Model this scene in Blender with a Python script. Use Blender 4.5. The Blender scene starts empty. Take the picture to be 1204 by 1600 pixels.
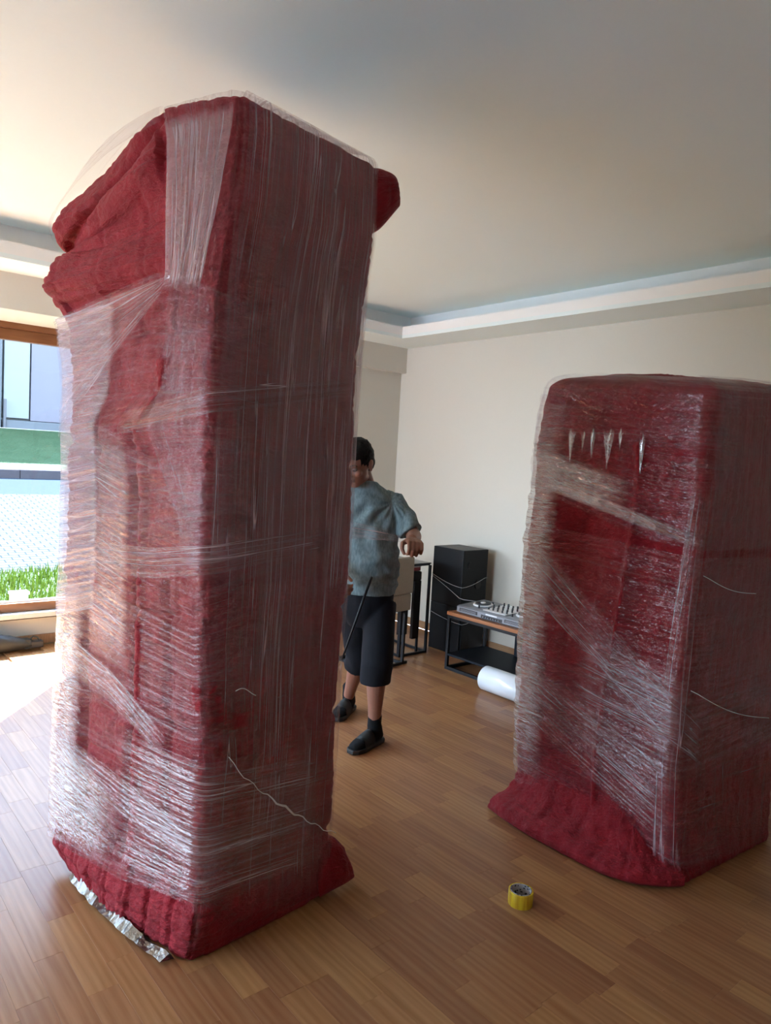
import bpy, bmesh, math, random
import numpy as np
from mathutils import Vector, Matrix

random.seed(7)
rng = np.random.default_rng(7)
scene = bpy.context.scene
C = bpy.context.collection
PI = math.pi

# ------------------------------------------------------------------ camera
F_PX, YAW, PITCH, ROLL, EYE = 1124.5, math.radians(40.39), math.radians(-4.093), math.radians(3.199), 1.62
cam_d = bpy.data.cameras.new('camera')
cam = bpy.data.objects.new('camera', cam_d)
C.objects.link(cam)
Fv = Vector((math.sin(YAW) * math.cos(PITCH), math.cos(YAW) * math.cos(PITCH), math.sin(PITCH)))
R0 = Vector((math.cos(YAW), -math.sin(YAW), 0))
U0 = R0.cross(Fv)
Rv = R0 * math.cos(ROLL) + U0 * math.sin(ROLL)
Uv = -R0 * math.sin(ROLL) + U0 * math.cos(ROLL)
m = Matrix((Rv, Uv, -Fv)).transposed().to_4x4()
m.translation = Vector((0, 0, EYE))
cam.matrix_world = m
cam_d.sensor_fit = 'VERTICAL'
cam_d.sensor_height = 32.0
cam_d.lens = 32.0 * F_PX / 1600.0
cam_d.clip_start = 0.05
cam_d.clip_end = 300
scene.camera = cam

# ------------------------------------------------------------------ world, sun, exposure
world = bpy.data.worlds.new('sky_world')
scene.world = world
world.use_nodes = True
wn = world.node_tree
bg = wn.nodes['Background']
tcw = wn.nodes.new('ShaderNodeTexCoord')
sep = wn.nodes.new('ShaderNodeSeparateXYZ')
wn.links.new(tcw.outputs['Generated'], sep.inputs[0])
rmp = wn.nodes.new('ShaderNodeValToRGB')
rmp.color_ramp.elements[0].position = 0.0
rmp.color_ramp.elements[0].color = (0.86, 0.93, 1.0, 1)
rmp.color_ramp.elements[1].position = 0.9
rmp.color_ramp.elements[1].color = (0.42, 0.62, 1.0, 1)
wn.links.new(sep.outputs[2], rmp.inputs[0])
wn.links.new(rmp.outputs[0], bg.inputs[0])
bg.inputs[1].default_value = 2.4
sun_d = bpy.data.lights.new('sun', 'SUN')
sun_d.energy = 19.0
sun_d.angle = math.radians(0.6)
sun_d.color = (0.92, 0.95, 1.0)
sun = bpy.data.objects.new('sun', sun_d)
C.objects.link(sun)
el = math.radians(46)
to_sun = Vector((0.64 * math.cos(el), 0.768 * math.cos(el), math.sin(el)))
sun.rotation_euler = to_sun.to_track_quat('Z', 'Y').to_euler()
por_d2 = bpy.data.lights.new('added_window_portal', 'AREA')  # sky sampling portal for the added, unseen window in the left wall
por_d2.shape = 'RECTANGLE'; por_d2.size = 2.1; por_d2.size_y = 3.4
por_d2.cycles.is_portal = True
por2 = bpy.data.objects.new('added_window_portal', por_d2)
C.objects.link(por2)
por2.location = (-3.85, 4.0, 1.4)
por2.rotation_euler = (0, math.radians(-90), 0)
# daylight portal in the window opening (guides sampling of the sky, emits nothing itself)
por_d = bpy.data.lights.new('window_portal', 'AREA')
por_d.shape = 'RECTANGLE'; por_d.size = 5.7; por_d.size_y = 2.1
por_d.cycles.is_portal = True
por = bpy.data.objects.new('window_portal', por_d)
C.objects.link(por)
por.location = (-0.375, 6.21, 1.42)
por.rotation_euler = (math.radians(-90), 0, 0)
scene.view_settings.view_transform = 'Standard'
scene.view_settings.look = 'None'
scene.view_settings.exposure = 2.95
scene.view_settings.gamma = 1.0
scene.view_settings.use_curve_mapping = False
scene.view_settings.use_white_balance = True
scene.view_settings.white_balance_temperature = 5950
scene.view_settings.white_balance_tint = 10
try:
    scene.cycles.transparent_max_bounces = 24
    scene.cycles.max_bounces = 10
    scene.cycles.diffuse_bounces = 7
except Exception:
    pass


# ------------------------------------------------------------------ node helpers
class NT:
    def __init__(self, mat):
        mat.use_nodes = True
        self.t = mat.node_tree
        self.t.nodes.clear()
        self.out = self.t.nodes.new('ShaderNodeOutputMaterial')

    def n(self, kind, ins=None, **kw):
        nd = self.t.nodes.new('ShaderNode' + kind)
        for k, v in kw.items():
            setattr(nd, k, v)
        for k, v in (ins or {}).items():
            if hasattr(v, 'is_output') or isinstance(v, bpy.types.NodeSocket):
                self.t.links.new(v, nd.inputs[k])
            else:
                nd.inputs[k].default_value = v
        return nd

    def math(self, op, a, b=0.0, c=None, clamp=False):
        ins = {0: a, 1: b}
        if c is not None:
            ins[2] = c
        return self.n('Math', ins, operation=op, use_clamp=clamp).outputs[0]

    def ramp(self, fac, stops, interp='LINEAR'):
        nd = self.t.nodes.new('ShaderNodeValToRGB')
        nd.color_ramp.interpolation = interp
        els = nd.color_ramp.elements
        while len(els) < len(stops):
            els.new(0.5)
        for e, (p, c) in zip(els, stops):
            e.position = p
            e.color = (*c, 1) if len(c) == 3 else c
        self.t.links.new(fac, nd.inputs[0])
        return nd.outputs[0]

    def mixc(self, fac, a, b, mode='MIX'):
        nd = self.t.nodes.new('ShaderNodeMix')
        nd.data_type = 'RGBA'; nd.blend_type = mode
        for k, v in ((0, fac), (6, a), (7, b)):
            if isinstance(v, bpy.types.NodeSocket):
                self.t.links.new(v, nd.inputs[k])
            else:
                nd.inputs[k].default_value = (*v, 1) if isinstance(v, tuple) and len(v) == 3 else v
        return nd.outputs[2]

    def scaled(self, vec, s, off=(0, 0, 0)):
        return self.n('Mapping', {'Vector': vec, 'Scale': s, 'Location': off}).outputs[0]

    def noise(self, vec, scale, detail=3, rough=0.5):
        return self.n('TexNoise', {'Vector': vec, 'Scale': scale, 'Detail': detail, 'Roughness': rough}).outputs[0]

    def schlick(self, normal=None, f0=0.04, k=1.0, power=5.0):
        g = self.n('NewGeometry')
        nm = normal if normal is not None else g.outputs['Normal']
        d = self.n('VectorMath', {0: nm, 1: g.outputs['Incoming']}, operation='DOT_PRODUCT').outputs['Value']
        c = self.math('SUBTRACT', 1.0, self.math('ABSOLUTE', d), clamp=True)
        return self.math('MULTIPLY_ADD', self.math('POWER', c, power), (1 - f0) * k, f0, clamp=True)

    def surf(self, s):
        self.t.links.new(s, self.out.inputs[0])


def simple(name, col, rough=0.5, metal=0.0, bump=0.0, bscale=60, vary=0.08, spec=0.5, coat=0.0):
    mat = bpy.data.materials.new(name)
    t = NT(mat)
    tc = t.n('TexCoord').outputs['Object']
    nz = t.noise(tc, bscale * 0.25, 3)
    c = t.mixc(nz, tuple(x * (1 - vary) for x in col), tuple(min(1, x * (1 + vary)) for x in col))
    p = t.n('BsdfPrincipled', {'Base Color': c, 'Roughness': rough, 'Metallic': metal,
                               'Specular IOR Level': spec, 'Coat Weight': coat})
    if bump > 0:
        b = t.n('Bump', {'Height': t.noise(tc, bscale, 4), 'Strength': bump, 'Distance': 0.01})
        t.t.links.new(b.outputs[0], p.inputs['Normal'])
    t.surf(p.outputs[0])
    return mat


M = {}
M['wall'] = simple('painted_plaster', (0.645, 0.625, 0.56), 0.75, bump=0.06, bscale=220, vary=0.015)
M['ceiling'] = simple('ceiling_paint', (0.80, 0.885, 0.89), 0.8, bump=0.05, bscale=180, vary=0.01)
M['trim_white'] = simple('cornice_paint', (0.87, 0.87, 0.86), 0.7, vary=0.01)
M['frame_wood'] = None
M['black_metal'] = simple('black_powder_coat', (0.010, 0.010, 0.012), 0.45, bump=0.05, bscale=500, spec=0.25)
M['speaker_black'] = simple('speaker_black_vinyl', (0.005, 0.005, 0.006), 0.4, bump=0.1, bscale=300, spec=0.2)
M['cone'] = simple('port_black', (0.003, 0.003, 0.003), 0.6)
M['cable'] = simple('cable_grey', (0.35, 0.35, 0.36), 0.35)
M['grey_plastic'] = simple('silver_grey_plastic', (0.25, 0.27, 0.31), 0.4, 0.3)
M['dark_plastic'] = simple('dark_plastic', (0.03, 0.032, 0.04), 0.4)
M['white_plastic'] = simple('white_plastic', (0.75, 0.77, 0.8), 0.35)
M['navy_panel'] = simple('navy_black_panel', (0.006, 0.009, 0.015), 0.5, spec=0.2)
M['cream_leather'] = simple('beige_upholstery', (0.30, 0.25, 0.19), 0.6, bump=0.15, bscale=200)
M['dark_leather'] = simple('dark_brown_black_leather', (0.010, 0.007, 0.006), 0.5, bump=0.1, bscale=250, spec=0.2)
M['bag_cloth'] = simple('black_nylon', (0.03, 0.033, 0.033), 0.55, bump=0.2, bscale=400)
M['skin'] = simple('skin', (0.24, 0.105, 0.068), 0.5, bump=0.08, bscale=300, vary=0.12)
M['hair'] = simple('black_hair', (0.004, 0.0035, 0.0035), 0.6, bump=0.5, bscale=500, spec=0.15)
M['shirt'] = None
M['shorts'] = simple('black_jersey', (0.007, 0.008, 0.012), 0.85, bump=0.15, bscale=400, spec=0.2)
M['sock'] = simple('black_sock', (0.008, 0.008, 0.009), 0.9, bump=0.3, bscale=700, spec=0.2)
M['slipper'] = simple('black_rubber_slipper', (0.013, 0.014, 0.014), 0.5, bump=0.1, bscale=300)
M['slipper_band'] = simple('dark_grey_strap', (0.05, 0.055, 0.055), 0.6, bump=0.2, bscale=400)
M['sclera'] = simple('eye_white', (0.16, 0.12, 0.10), 0.25)
M['lip'] = simple('lip_skin', (0.25, 0.09, 0.07), 0.45)
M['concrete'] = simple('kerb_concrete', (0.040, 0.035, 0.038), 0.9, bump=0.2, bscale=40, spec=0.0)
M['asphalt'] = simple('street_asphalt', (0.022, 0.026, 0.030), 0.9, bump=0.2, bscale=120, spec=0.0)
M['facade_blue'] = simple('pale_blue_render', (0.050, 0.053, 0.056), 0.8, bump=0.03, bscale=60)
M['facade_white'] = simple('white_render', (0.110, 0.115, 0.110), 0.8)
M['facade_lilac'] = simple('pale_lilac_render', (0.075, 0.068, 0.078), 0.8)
M['sill'] = simple('marble_sill', (0.55, 0.55, 0.55), 0.25, vary=0.15)
M['gasket'] = simple('dark_gasket', (0.03, 0.03, 0.035), 0.5)
M['car_paint'] = simple('grey_car_paint', (0.05, 0.055, 0.065), 0.25, 0.5, coat=0.6)
M['tyre'] = simple('tyre_rubber', (0.015, 0.015, 0.015), 0.8)
M['film_roll'] = simple('white_film_roll', (0.78, 0.82, 0.86), 0.25, bump=0.05, bscale=40, vary=0.04, coat=0.3)
M['cardboard'] = simple('cardboard_core', (0.38, 0.27, 0.17), 0.8)


def wood(name, c1, c2, rough, axis, scale=1.0, coat=0.0, perobj=False):
    mat = bpy.data.materials.new(name)
    t = NT(mat)
    geo = t.n('NewGeometry')
    oi = t.n('ObjectInfo')
    r = t.math('FRACT', t.math('ADD', t.math('MULTIPLY', oi.outputs['Random'], 7.31), geo.outputs['Random Per Island']))
    pos = geo.outputs['Position']
    s = [26 * scale, 26 * scale, 26 * scale]
    s[axis] = 2.2 * scale
    off = t.n('CombineXYZ', {0: t.math('MULTIPLY', r, 37.0), 1: t.math('MULTIPLY', r, 91.0), 2: 0.0}).outputs[0]
    p2 = t.n('VectorMath', {0: pos, 1: off}, operation='ADD').outputs[0]
    mp = t.scaled(p2, tuple(s))
    n1 = t.noise(mp, 1.0, 6, 0.62)
    s2 = [110 * scale, 110 * scale, 110 * scale]
    s2[axis] = 3.5 * scale
    n2 = t.noise(t.scaled(p2, tuple(s2)), 1.0, 3, 0.6)
    wv = t.n('TexWave', {'Vector': t.scaled(p2, tuple(x * 0.35 for x in s)), 'Scale': 1.2, 'Distortion': 9.0, 'Detail': 3.0},
             bands_direction='X').outputs[1]
    f = t.math('ADD', t.math('MULTIPLY', n1, 0.55), t.math('ADD', t.math('MULTIPLY', n2, 0.25), t.math('MULTIPLY', wv, 0.16)))
    col = t.ramp(f, [(0.25, c1), (0.75, c2)])
    if perobj:
        v = t.math('ADD', t.math('MULTIPLY', r, 0.28), 0.70)
        hs = t.n('HueSaturation', {'Hue': t.math('ADD', t.math('MULTIPLY', r, 0.014), 0.492), 'Saturation': 1.12,
                                   'Value': v, 'Fac': 1.0, 'Color': col})
        col = hs.outputs[0]
    p = t.n('BsdfPrincipled', {'Base Color': col, 'Roughness': rough, 'Coat Weight': coat, 'Coat Roughness': 0.12, 'Specular IOR Level': 0.2})
    b = t.n('Bump', {'Height': n2, 'Strength': 0.05, 'Distance': 0.004})
    t.t.links.new(b.outputs[0], p.inputs['Normal'])
    t.surf(p.outputs[0])
    return mat


M['plank'] = wood('beech_laminate', (0.28, 0.138, 0.07), (0.47, 0.27, 0.15), 0.30, 1, coat=0.0, perobj=True)
M['frame_wood'] = wood('stained_window_wood', (0.16, 0.065, 0.028), (0.26, 0.12, 0.055), 0.4, 0)
M['base_wood'] = wood('baseboard_wood', (0.30, 0.17, 0.09), (0.45, 0.28, 0.16), 0.4, 1)
M['table_wood'] = wood('console_wood', (0.22, 0.085, 0.035), (0.44, 0.19, 0.085), 0.4, 1)

# shirt: heathered blue grey knit
mat = bpy.data.materials.new('blue_grey_heather_knit')
t = NT(mat)
tc = t.n('TexCoord').outputs['Object']
c = t.ramp(t.noise(t.scaled(tc, (90, 90, 30)), 1.0, 4), [(0.35, (0.125, 0.18, 0.20)), (0.65, (0.19, 0.26, 0.285))])
p = t.n('BsdfPrincipled', {'Base Color': c, 'Roughness': 0.9, 'Specular IOR Level': 0.15})
b = t.n('Bump', {'Height': t.noise(tc, 600, 2), 'Strength': 0.2, 'Distance': 0.003})
t.t.links.new(b.outputs[0], p.inputs['Normal'])
t.surf(p.outputs[0])
M['shirt'] = mat

# quilted blanket: uv = metres along the perimeter, height
mat = bpy.data.materials.new('red_quilted_moving_blanket')
t = NT(mat)
uv = t.n('UVMap').outputs[0]
crink = t.noise(t.scaled(uv, (55, 95, 1)), 1.0, 4, 0.6)
crink2 = t.noise(t.scaled(uv, (16, 9, 1)), 1.0, 3, 0.6)
fine = t.noise(uv, 420, 2)
col = t.ramp(crink2, [(0.3, (0.20, 0.003, 0.010)), (0.7, (0.31, 0.006, 0.017))])
col = t.mixc(t.math('MULTIPLY', fine, 0.15), col, (0.34, 0.015, 0.028))
p = t.n('BsdfPrincipled', {'Base Color': col, 'Roughness': 0.6, 'Specular IOR Level': 0.28,
                           'Sheen Weight': 0.03, 'Sheen Roughness': 0.5})
hh = t.math('ADD', t.math('MULTIPLY', crink, 0.9), t.math('MULTIPLY', fine, 0.12))
b = t.n('Bump', {'Height': hh, 'Strength': 0.95, 'Distance': 0.014})
t.t.links.new(b.outputs[0], p.inputs['Normal'])
t.surf(p.outputs[0])
M['blanket'] = mat


def film_mat(name, haze=0.05, line=0.5, freq=60, along=0.5, gloss=0.10, bump=0.5, tint=(0.82, 0.66, 0.72), creases=0.35, f0=0.06, width=0.035, fade_a=0.06, fade_b=0.0):
    """stretch film; uv.x runs along the stretch in metres, uv.y across it"""
    mat = bpy.data.materials.new(name)
    t = NT(mat)
    uv = t.n('UVMap', uv_map='UVMap').outputs[0]
    cloud = t.noise(t.scaled(uv, (2.0, 5.0, 1)), 1.0, 3, 0.6)
    patch = t.noise(t.scaled(uv, (1.3, 9.0, 1), (5, 2, 0)), 1.0, 2, 0.5)
    total = None
    hs = []
    for k, (fq, w, st, off) in enumerate(((freq, width, 1.0, 0), (freq * 0.42, width * 0.5, 1.3, 11), (freq * 2.1, width * 1.4, 0.45, 23))):
        n = t.noise(t.scaled(uv, (along * (1 + 0.3 * k), fq, 1), (off, off * 1.7, 0)), 1.0, 1, 0.5)
        hs.append(n)
        d = t.math('ABSOLUTE', t.math('SUBTRACT', n, 0.5))
        l = t.math('SUBTRACT', 1.0, t.math('DIVIDE', d, w), clamp=True)
        l = t.math('MULTIPLY', l, st * line)
        total = l if total is None else t.math('ADD', total, l)
    mod = t.ramp(patch, [(0.32, (0.06, 0.06, 0.06)), (0.62, (1, 1, 1))])
    total = t.math('MULTIPLY', total, mod)
    ee = t.n('SeparateXYZ', {0: t.n('UVMap', uv_map='edge').outputs[0]})
    fade = None
    wob = t.math('MULTIPLY', t.math('SUBTRACT', t.noise(t.scaled(uv, (4, 40, 1)), 1.0, 2, 0.5), 0.5), 1.6)
    for k, fw in ((0, fade_a), (1, fade_b)):
        if fw <= 0:
            continue
        e = ee.outputs[k]
        mn = t.math('MINIMUM', e, t.math('SUBTRACT', 1.0, e))
        f_ = t.math('ADD', t.math('DIVIDE', mn, fw), t.math('MULTIPLY', wob, t.math('SUBTRACT', 1.0, t.math('DIVIDE', mn, fw), clamp=True)), clamp=True)
        fade = f_ if fade is None else t.math('MULTIPLY', fade, f_)
    base = t.math('MULTIPLY', t.math('ADD', t.math('POWER', cloud, 2.0), 0.25), haze * 1.8)
    fac = t.math('MULTIPLY', t.math('ADD', base, total, clamp=True), fade)
    hgt = t.math('ADD', hs[0], t.math('MULTIPLY', t.noise(t.scaled(uv, (26, 70, 1)), 1.0, 3, 0.6), creases))
    bmp = t.n('Bump', {'Height': hgt, 'Strength': bump, 'Distance': 0.02})
    tr = t.n('BsdfTransparent', {'Color': (0.96, 0.945, 0.955, 1)})
    df = t.n('BsdfDiffuse', {'Color': (*tint, 1), 'Normal': bmp.outputs[0]})
    tl = t.n('BsdfTranslucent', {'Color': (*tint, 1), 'Normal': bmp.outputs[0]})
    dd = t.n('MixShader', {0: 0.4, 1: df.outputs[0], 2: tl.outputs[0]})
    a = t.n('MixShader', {0: fac, 1: tr.outputs[0], 2: dd.outputs[0]})
    gl = t.n('BsdfGlossy', {'Color': (1, 1, 1, 1), 'Roughness': gloss, 'Normal': bmp.outputs[0]})
    o = t.n('MixShader', {0: t.math('MULTIPLY', fade, t.schlick(bmp.outputs[0], f0, 0.30)), 1: a.outputs[0], 2: gl.outputs[0]})
    t.surf(o.outputs[0])
    return mat


M['film'] = film_mat('stretch_film', 0.020, 0.16, 60, 0.5, f0=0.012)
M['film_clear'] = film_mat('stretch_film_clear', 0.010, 0.07, 50, 0.6, bump=0.8, f0=0.035, gloss=0.05)
M['film_dense'] = film_mat('stretch_film_layered', 0.22, 0.38, 45, 1.0, bump=0.6, f0=0.08)
M['film_stripes'] = film_mat('stretch_film_roped', 0.02, 0.50, 55, 0.5, bump=0.9, f0=0.035, width=0.026)
M['film_shiny'] = film_mat('stretch_film_shiny', 0.03, 0.5, 55, 0.8, bump=0.9, f0=0.075, gloss=0.05, width=0.026, creases=0.5, fade_a=0.16, fade_b=0.12)
M['film_veil'] = film_mat('stretch_film_veil', 0.07, 0.24, 80, 0.35, bump=0.5, f0=0.012, tint=(0.85, 0.68, 0.74))
M['film_crinkle'] = film_mat('stretch_film_crinkled', 0.06, 0.4, 60, 6.0, gloss=0.05, bump=1.0, creases=2.2, f0=0.34, fade_b=0.2, fade_a=0.3)
M['film_rope'] = film_mat('stretch_film_rope', 0.20, 0.8, 160, 3.0, bump=1.0, f0=0.35, gloss=0.05, creases=1.5, fade_a=0.02)

M['film_pleat'] = film_mat('stretch_film_pleat', 0.25, 0.9, 120, 3.0, tint=(0.9, 0.88, 0.9), bump=1.0, f0=0.6, gloss=0.04, creases=2.5, fade_a=0.25, fade_b=0.15)
# foil
mat = bpy.data.materials.new('silver_foil')
t = NT(mat)
tc = t.n('TexCoord').outputs['Object']
p = t.n('BsdfPrincipled', {'Base Color': (0.42, 0.40, 0.37, 1), 'Metallic': 1.0, 'Roughness': 0.28})
b = t.n('Bump', {'Height': t.noise(tc, 45, 3), 'Strength': 0.6, 'Distance': 0.01})
t.t.links.new(b.outputs[0], p.inputs['Normal'])
t.surf(p.outputs[0])
M['foil'] = mat

# window glass and table glass: clear sheet that keeps a mirror-like sheen
for nm, tcol, in (('window_glass', (0.93, 0.97, 0.97, 1)), ('table_glass', (0.28, 0.27, 0.25, 1))):
    mat = bpy.data.materials.new(nm)
    t = NT(mat)
    tr = t.n('BsdfTransparent', {'Color': tcol})
    gl = t.n('BsdfGlossy', {'Roughness': 0.02})
    o = t.n('MixShader', {0: t.schlick(), 1: tr.outputs[0], 2: gl.outputs[0]})
    t.surf(o.outputs[0])
    M[nm] = mat

# yellow tape, printed core
mat = bpy.data.materials.new('yellow_tape')
t = NT(mat)
tc = t.n('TexCoord').outputs['Object']
c = t.ramp(t.noise(t.scaled(tc, (60, 60, 6)), 1.0, 3), [(0.35, (0.50, 0.30, 0.012)), (0.6, (0.70, 0.52, 0.02))])
p = t.n('BsdfPrincipled', {'Base Color': c, 'Roughness': 0.25, 'Coat Weight': 0.5})
t.surf(p.outputs[0])
M['tape'] = mat
mat = bpy.data.materials.new('printed_tape_core')
t = NT(mat)
tc = t.n('TexCoord').outputs['Object']
v = t.n('TexVoronoi', {'Vector': t.scaled(tc, (90, 90, 110)), 'Scale': 1.0}, distance='CHEBYCHEV').outputs[0]
c = t.ramp(v, [(0.30, (0.03, 0.03, 0.04)), (0.34, (0.36, 0.34, 0.33))])
p = t.n('BsdfPrincipled', {'Base Color': c, 'Roughness': 0.6})
t.surf(p.outputs[0])
M['tape_core'] = mat

# paving and lawn
mat = bpy.data.materials.new('cobble_paving')
t = NT(mat)
pos = t.n('NewGeometry').outputs['Position']
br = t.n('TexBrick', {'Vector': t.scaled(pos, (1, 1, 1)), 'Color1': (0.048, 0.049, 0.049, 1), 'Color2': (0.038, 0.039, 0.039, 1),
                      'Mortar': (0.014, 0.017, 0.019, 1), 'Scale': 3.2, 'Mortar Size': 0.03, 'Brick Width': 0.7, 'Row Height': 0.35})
p = t.n('BsdfPrincipled', {'Base Color': br.outputs[0], 'Roughness': 0.9, 'Specular IOR Level': 0.0})
t.surf(p.outputs[0])
M['cobble'] = mat
mat = bpy.data.materials.new('lawn_grass')
t = NT(mat)
pos = t.n('NewGeometry').outputs['Position']
c = t.ramp(t.noise(pos, 1.6, 6, 0.7), [(0.3, (0.022, 0.038, 0.013)), (0.7, (0.036, 0.055, 0.022))])
p = t.n('BsdfPrincipled', {'Base Color': c, 'Roughness': 0.9, 'Specular IOR Level': 0.1})
b = t.n('Bump', {'Height': t.noise(pos, 14, 4), 'Strength': 1.0, 'Distance': 0.1})
t.t.links.new(b.outputs[0], p.inputs['Normal'])
t.surf(p.outputs[0])
M['lawn'] = mat
mat = bpy.data.materials.new('grass_blades')
t = NT(mat)
g = t.n('NewGeometry')
c = t.ramp(g.outputs['Random Per Island'], [(0.0, (0.020, 0.036, 0.004)), (1.0, (0.042, 0.060, 0.007))])
d1 = t.n('BsdfDiffuse', {'Color': c})
d2 = t.n('BsdfTranslucent', {'Color': c})
t.surf(t.n('MixShader', {0: 0.35, 1: d1.outputs[0], 2: d2.outputs[0]}).outputs[0])
M['blades'] = mat


# ------------------------------------------------------------------ object helpers
def obj(name, bm, mat, parent=None, smooth=False):
    me = bpy.data.meshes.new(name)
    if isinstance(bm, bpy.types.Mesh):
        me = bm
    else:
        bm.to_mesh(me)
        bm.free()
    if not me.materials:
        me.materials.append(mat)
    if smooth:
        me.polygons.foreach_set('use_smooth', [True] * len(me.polygons))
    o = bpy.data.objects.new(name, me)
    C.objects.link(o)
    if parent:
        o.parent = parent
    return o


def thing(name, label, cat, loc=(0, 0, 0), rz=0.0, group=None):
    o = bpy.data.objects.new(name, None)
    C.objects.link(o)
    o.empty_display_size = 0.05
    o.location = loc
    o.rotation_euler = (0, 0, rz)
    o['label'] = label
    o['category'] = cat
    if group:
        o['group'] = group
    return o


def tag(o, label, cat, group=None):
    o['label'] = label
    o['category'] = cat
    if group:
        o['group'] = group
    return o


def struct(o):
    o['kind'] = 'structure'
    return o


def box(x0, x1, y0, y1, z0, z1, bev=0.0, bm=None, rot=None):
    own = bm is None
    b = bmesh.new()
    v = [b.verts.new((x, y, z)) for x in (x0, x1) for y in (y0, y1) for z in (z0, z1)]
    for f in ((0, 1, 3, 2), (4, 6, 7, 5), (0, 4, 5, 1), (2, 3, 7, 6), (0, 2, 6, 4), (1, 5, 7, 3)):
        b.faces.new([v[i] for i in f])
    if bev:
        bmesh.ops.bevel(b, geom=b.edges[:], offset=bev, segments=2, affect='EDGES', profile=0.6)
    if rot is not None:
        bmesh.ops.transform(b, matrix=rot, verts=b.verts)
    if own:
        return b
    me = bpy.data.meshes.new('t')
    b.to_mesh(me)
    b.free()
    bm.from_mesh(me)
    bpy.data.meshes.remove(me)
    return bm


def loft(rings, closed_ends=True, bm=None):
    """rings: list of lists of points, same count"""
    bm = bm or bmesh.new()
    vs = [[bm.verts.new(p) for p in r] for r in rings]
    n = len(rings[0])
    for a, b in zip(vs[:-1], vs[1:]):
        for i in range(n):
            j = (i + 1) % n
            bm.faces.new((a[i], a[j], b[j], b[i]))
    if closed_ends:
        bm.faces.new(vs[0][::-1])
        bm.faces.new(vs[-1])
    return bm


def ring(c, u, v, ru, rv, n=16):
    c, u, v = Vector(c), Vector(u), Vector(v)
    return [c + u * (ru * math.cos(2 * PI * i / n)) + v * (rv * math.sin(2 * PI * i / n)) for i in range(n)]


def tube(pts, rad, n=12, bm=None, flat=1.0, hint=(0, 0, 1), caps=True):
    """tapering tube through pts; rad scalar or list"""
    pts = [Vector(p) for p in pts]
    if not isinstance(rad, (list, tuple)):
        rad = [rad] * len(pts)
    rings = []
    u = None
    for i, p in enumerate(pts):
        d = (pts[min(i + 1, len(pts) - 1)] - pts[max(i - 1, 0)]).normalized()
        if u is None:
            h = Vector(hint)
            if abs(d.dot(h)) > 0.9:
                h = Vector((1, 0, 0))
            u = d.cross(h).normalized()
        else:
            u = (u - d * u.dot(d)).normalized()
        v = u.cross(d).normalized()
        rings.append((p, u, v, rad[i], d))
    out = []
    if caps:
        p, u, v, r, d = rings[0]
        out.append(ring(p - d * r * 0.6, u, v, r * 0.5, r * 0.5 * flat, n))
    for p, u, v, r, d in rings:
        out.append(ring(p, u, v, r, r * flat, n))
    if caps:
        p, u, v, r, d = rings[-1]
        out.append(ring(p + d * r * 0.6, u, v, r * 0.5, r * 0.5 * flat, n))
    return loft(out, True, bm)


def ellipsoid(c, r, rot=None, bm=None, seg=20):
    bm = bm or bmesh.new()
    mt = Matrix.Translation(Vector(c))
    if rot is not None:
        mt = mt @ rot.to_4x4()
    mt = mt @ Matrix.Diagonal((*r, 1))
    bmesh.ops.create_uvsphere(bm, u_segments=seg, v_segments=seg // 2 + 2, radius=1.0, matrix=mt)
    return bm


def cyl(c, r, h, n=32, bm=None, axis='z', r2=None, bev=0.0):
    b = bmesh.new()
    bmesh.ops.create_cone(b, cap_ends=True, segments=n, radius1=r, radius2=r if r2 is None else r2, depth=h)
    if bev:
        es = [e for e in b.edges if abs(e.verts[0].co.z - e.verts[1].co.z) < 1e-6]
        bmesh.ops.bevel(b, geom=es, offset=bev, segments=2, affect='EDGES')
    mt = Matrix.Translation(Vector(c))
    if axis == 'x':
        mt = mt @ Matrix.Rotation(PI / 2, 4, 'Y')
    if axis == 'y':
        mt = mt @ Matrix.Rotation(PI / 2, 4, 'X')
    bmesh.ops.transform(b, matrix=mt, verts=b.verts)
    if bm is None:
        return b
    me = bpy.data.meshes.new('t')
    b.to_mesh(me)
    b.free()
    bm.from_mesh(me)
    bpy.data.meshes.remove(me)
    return bm


def remeshed(bm, voxel, smooth_iter=4, disp=None):
    """fuse overlapping closed shapes into one skin"""
    me = bpy.data.meshes.new('t')
    bm.to_mesh(me)
    bm.free()
    o = bpy.data.objects.new('t', me)
    C.objects.link(o)
    r = o.modifiers.new('r', 'REMESH')
    r.mode = 'VOXEL'
    r.voxel_size = voxel
    s = o.modifiers.new('s', 'SMOOTH')
    s.iterations = smooth_iter
    s.factor = 0.5
    dg = bpy.context.evaluated_depsgraph_get()
    out = bpy.data.meshes.new_from_object(o.evaluated_get(dg))
    bpy.data.objects.remove(o)
    bpy.data.meshes.remove(me)
    if disp:
        n = len(out.vertices)
        co = np.empty(n * 3); no = np.empty(n * 3)
        out.vertices.foreach_get('co', co)
        out.vertices.foreach_get('normal', no)
        co = co.reshape(-1, 3); no = no.reshape(-1, 3)
        co = co + no * disp(co)[:, None]
        out.vertices.foreach_set('co', co.ravel())
        out.update()
    return out


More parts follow.
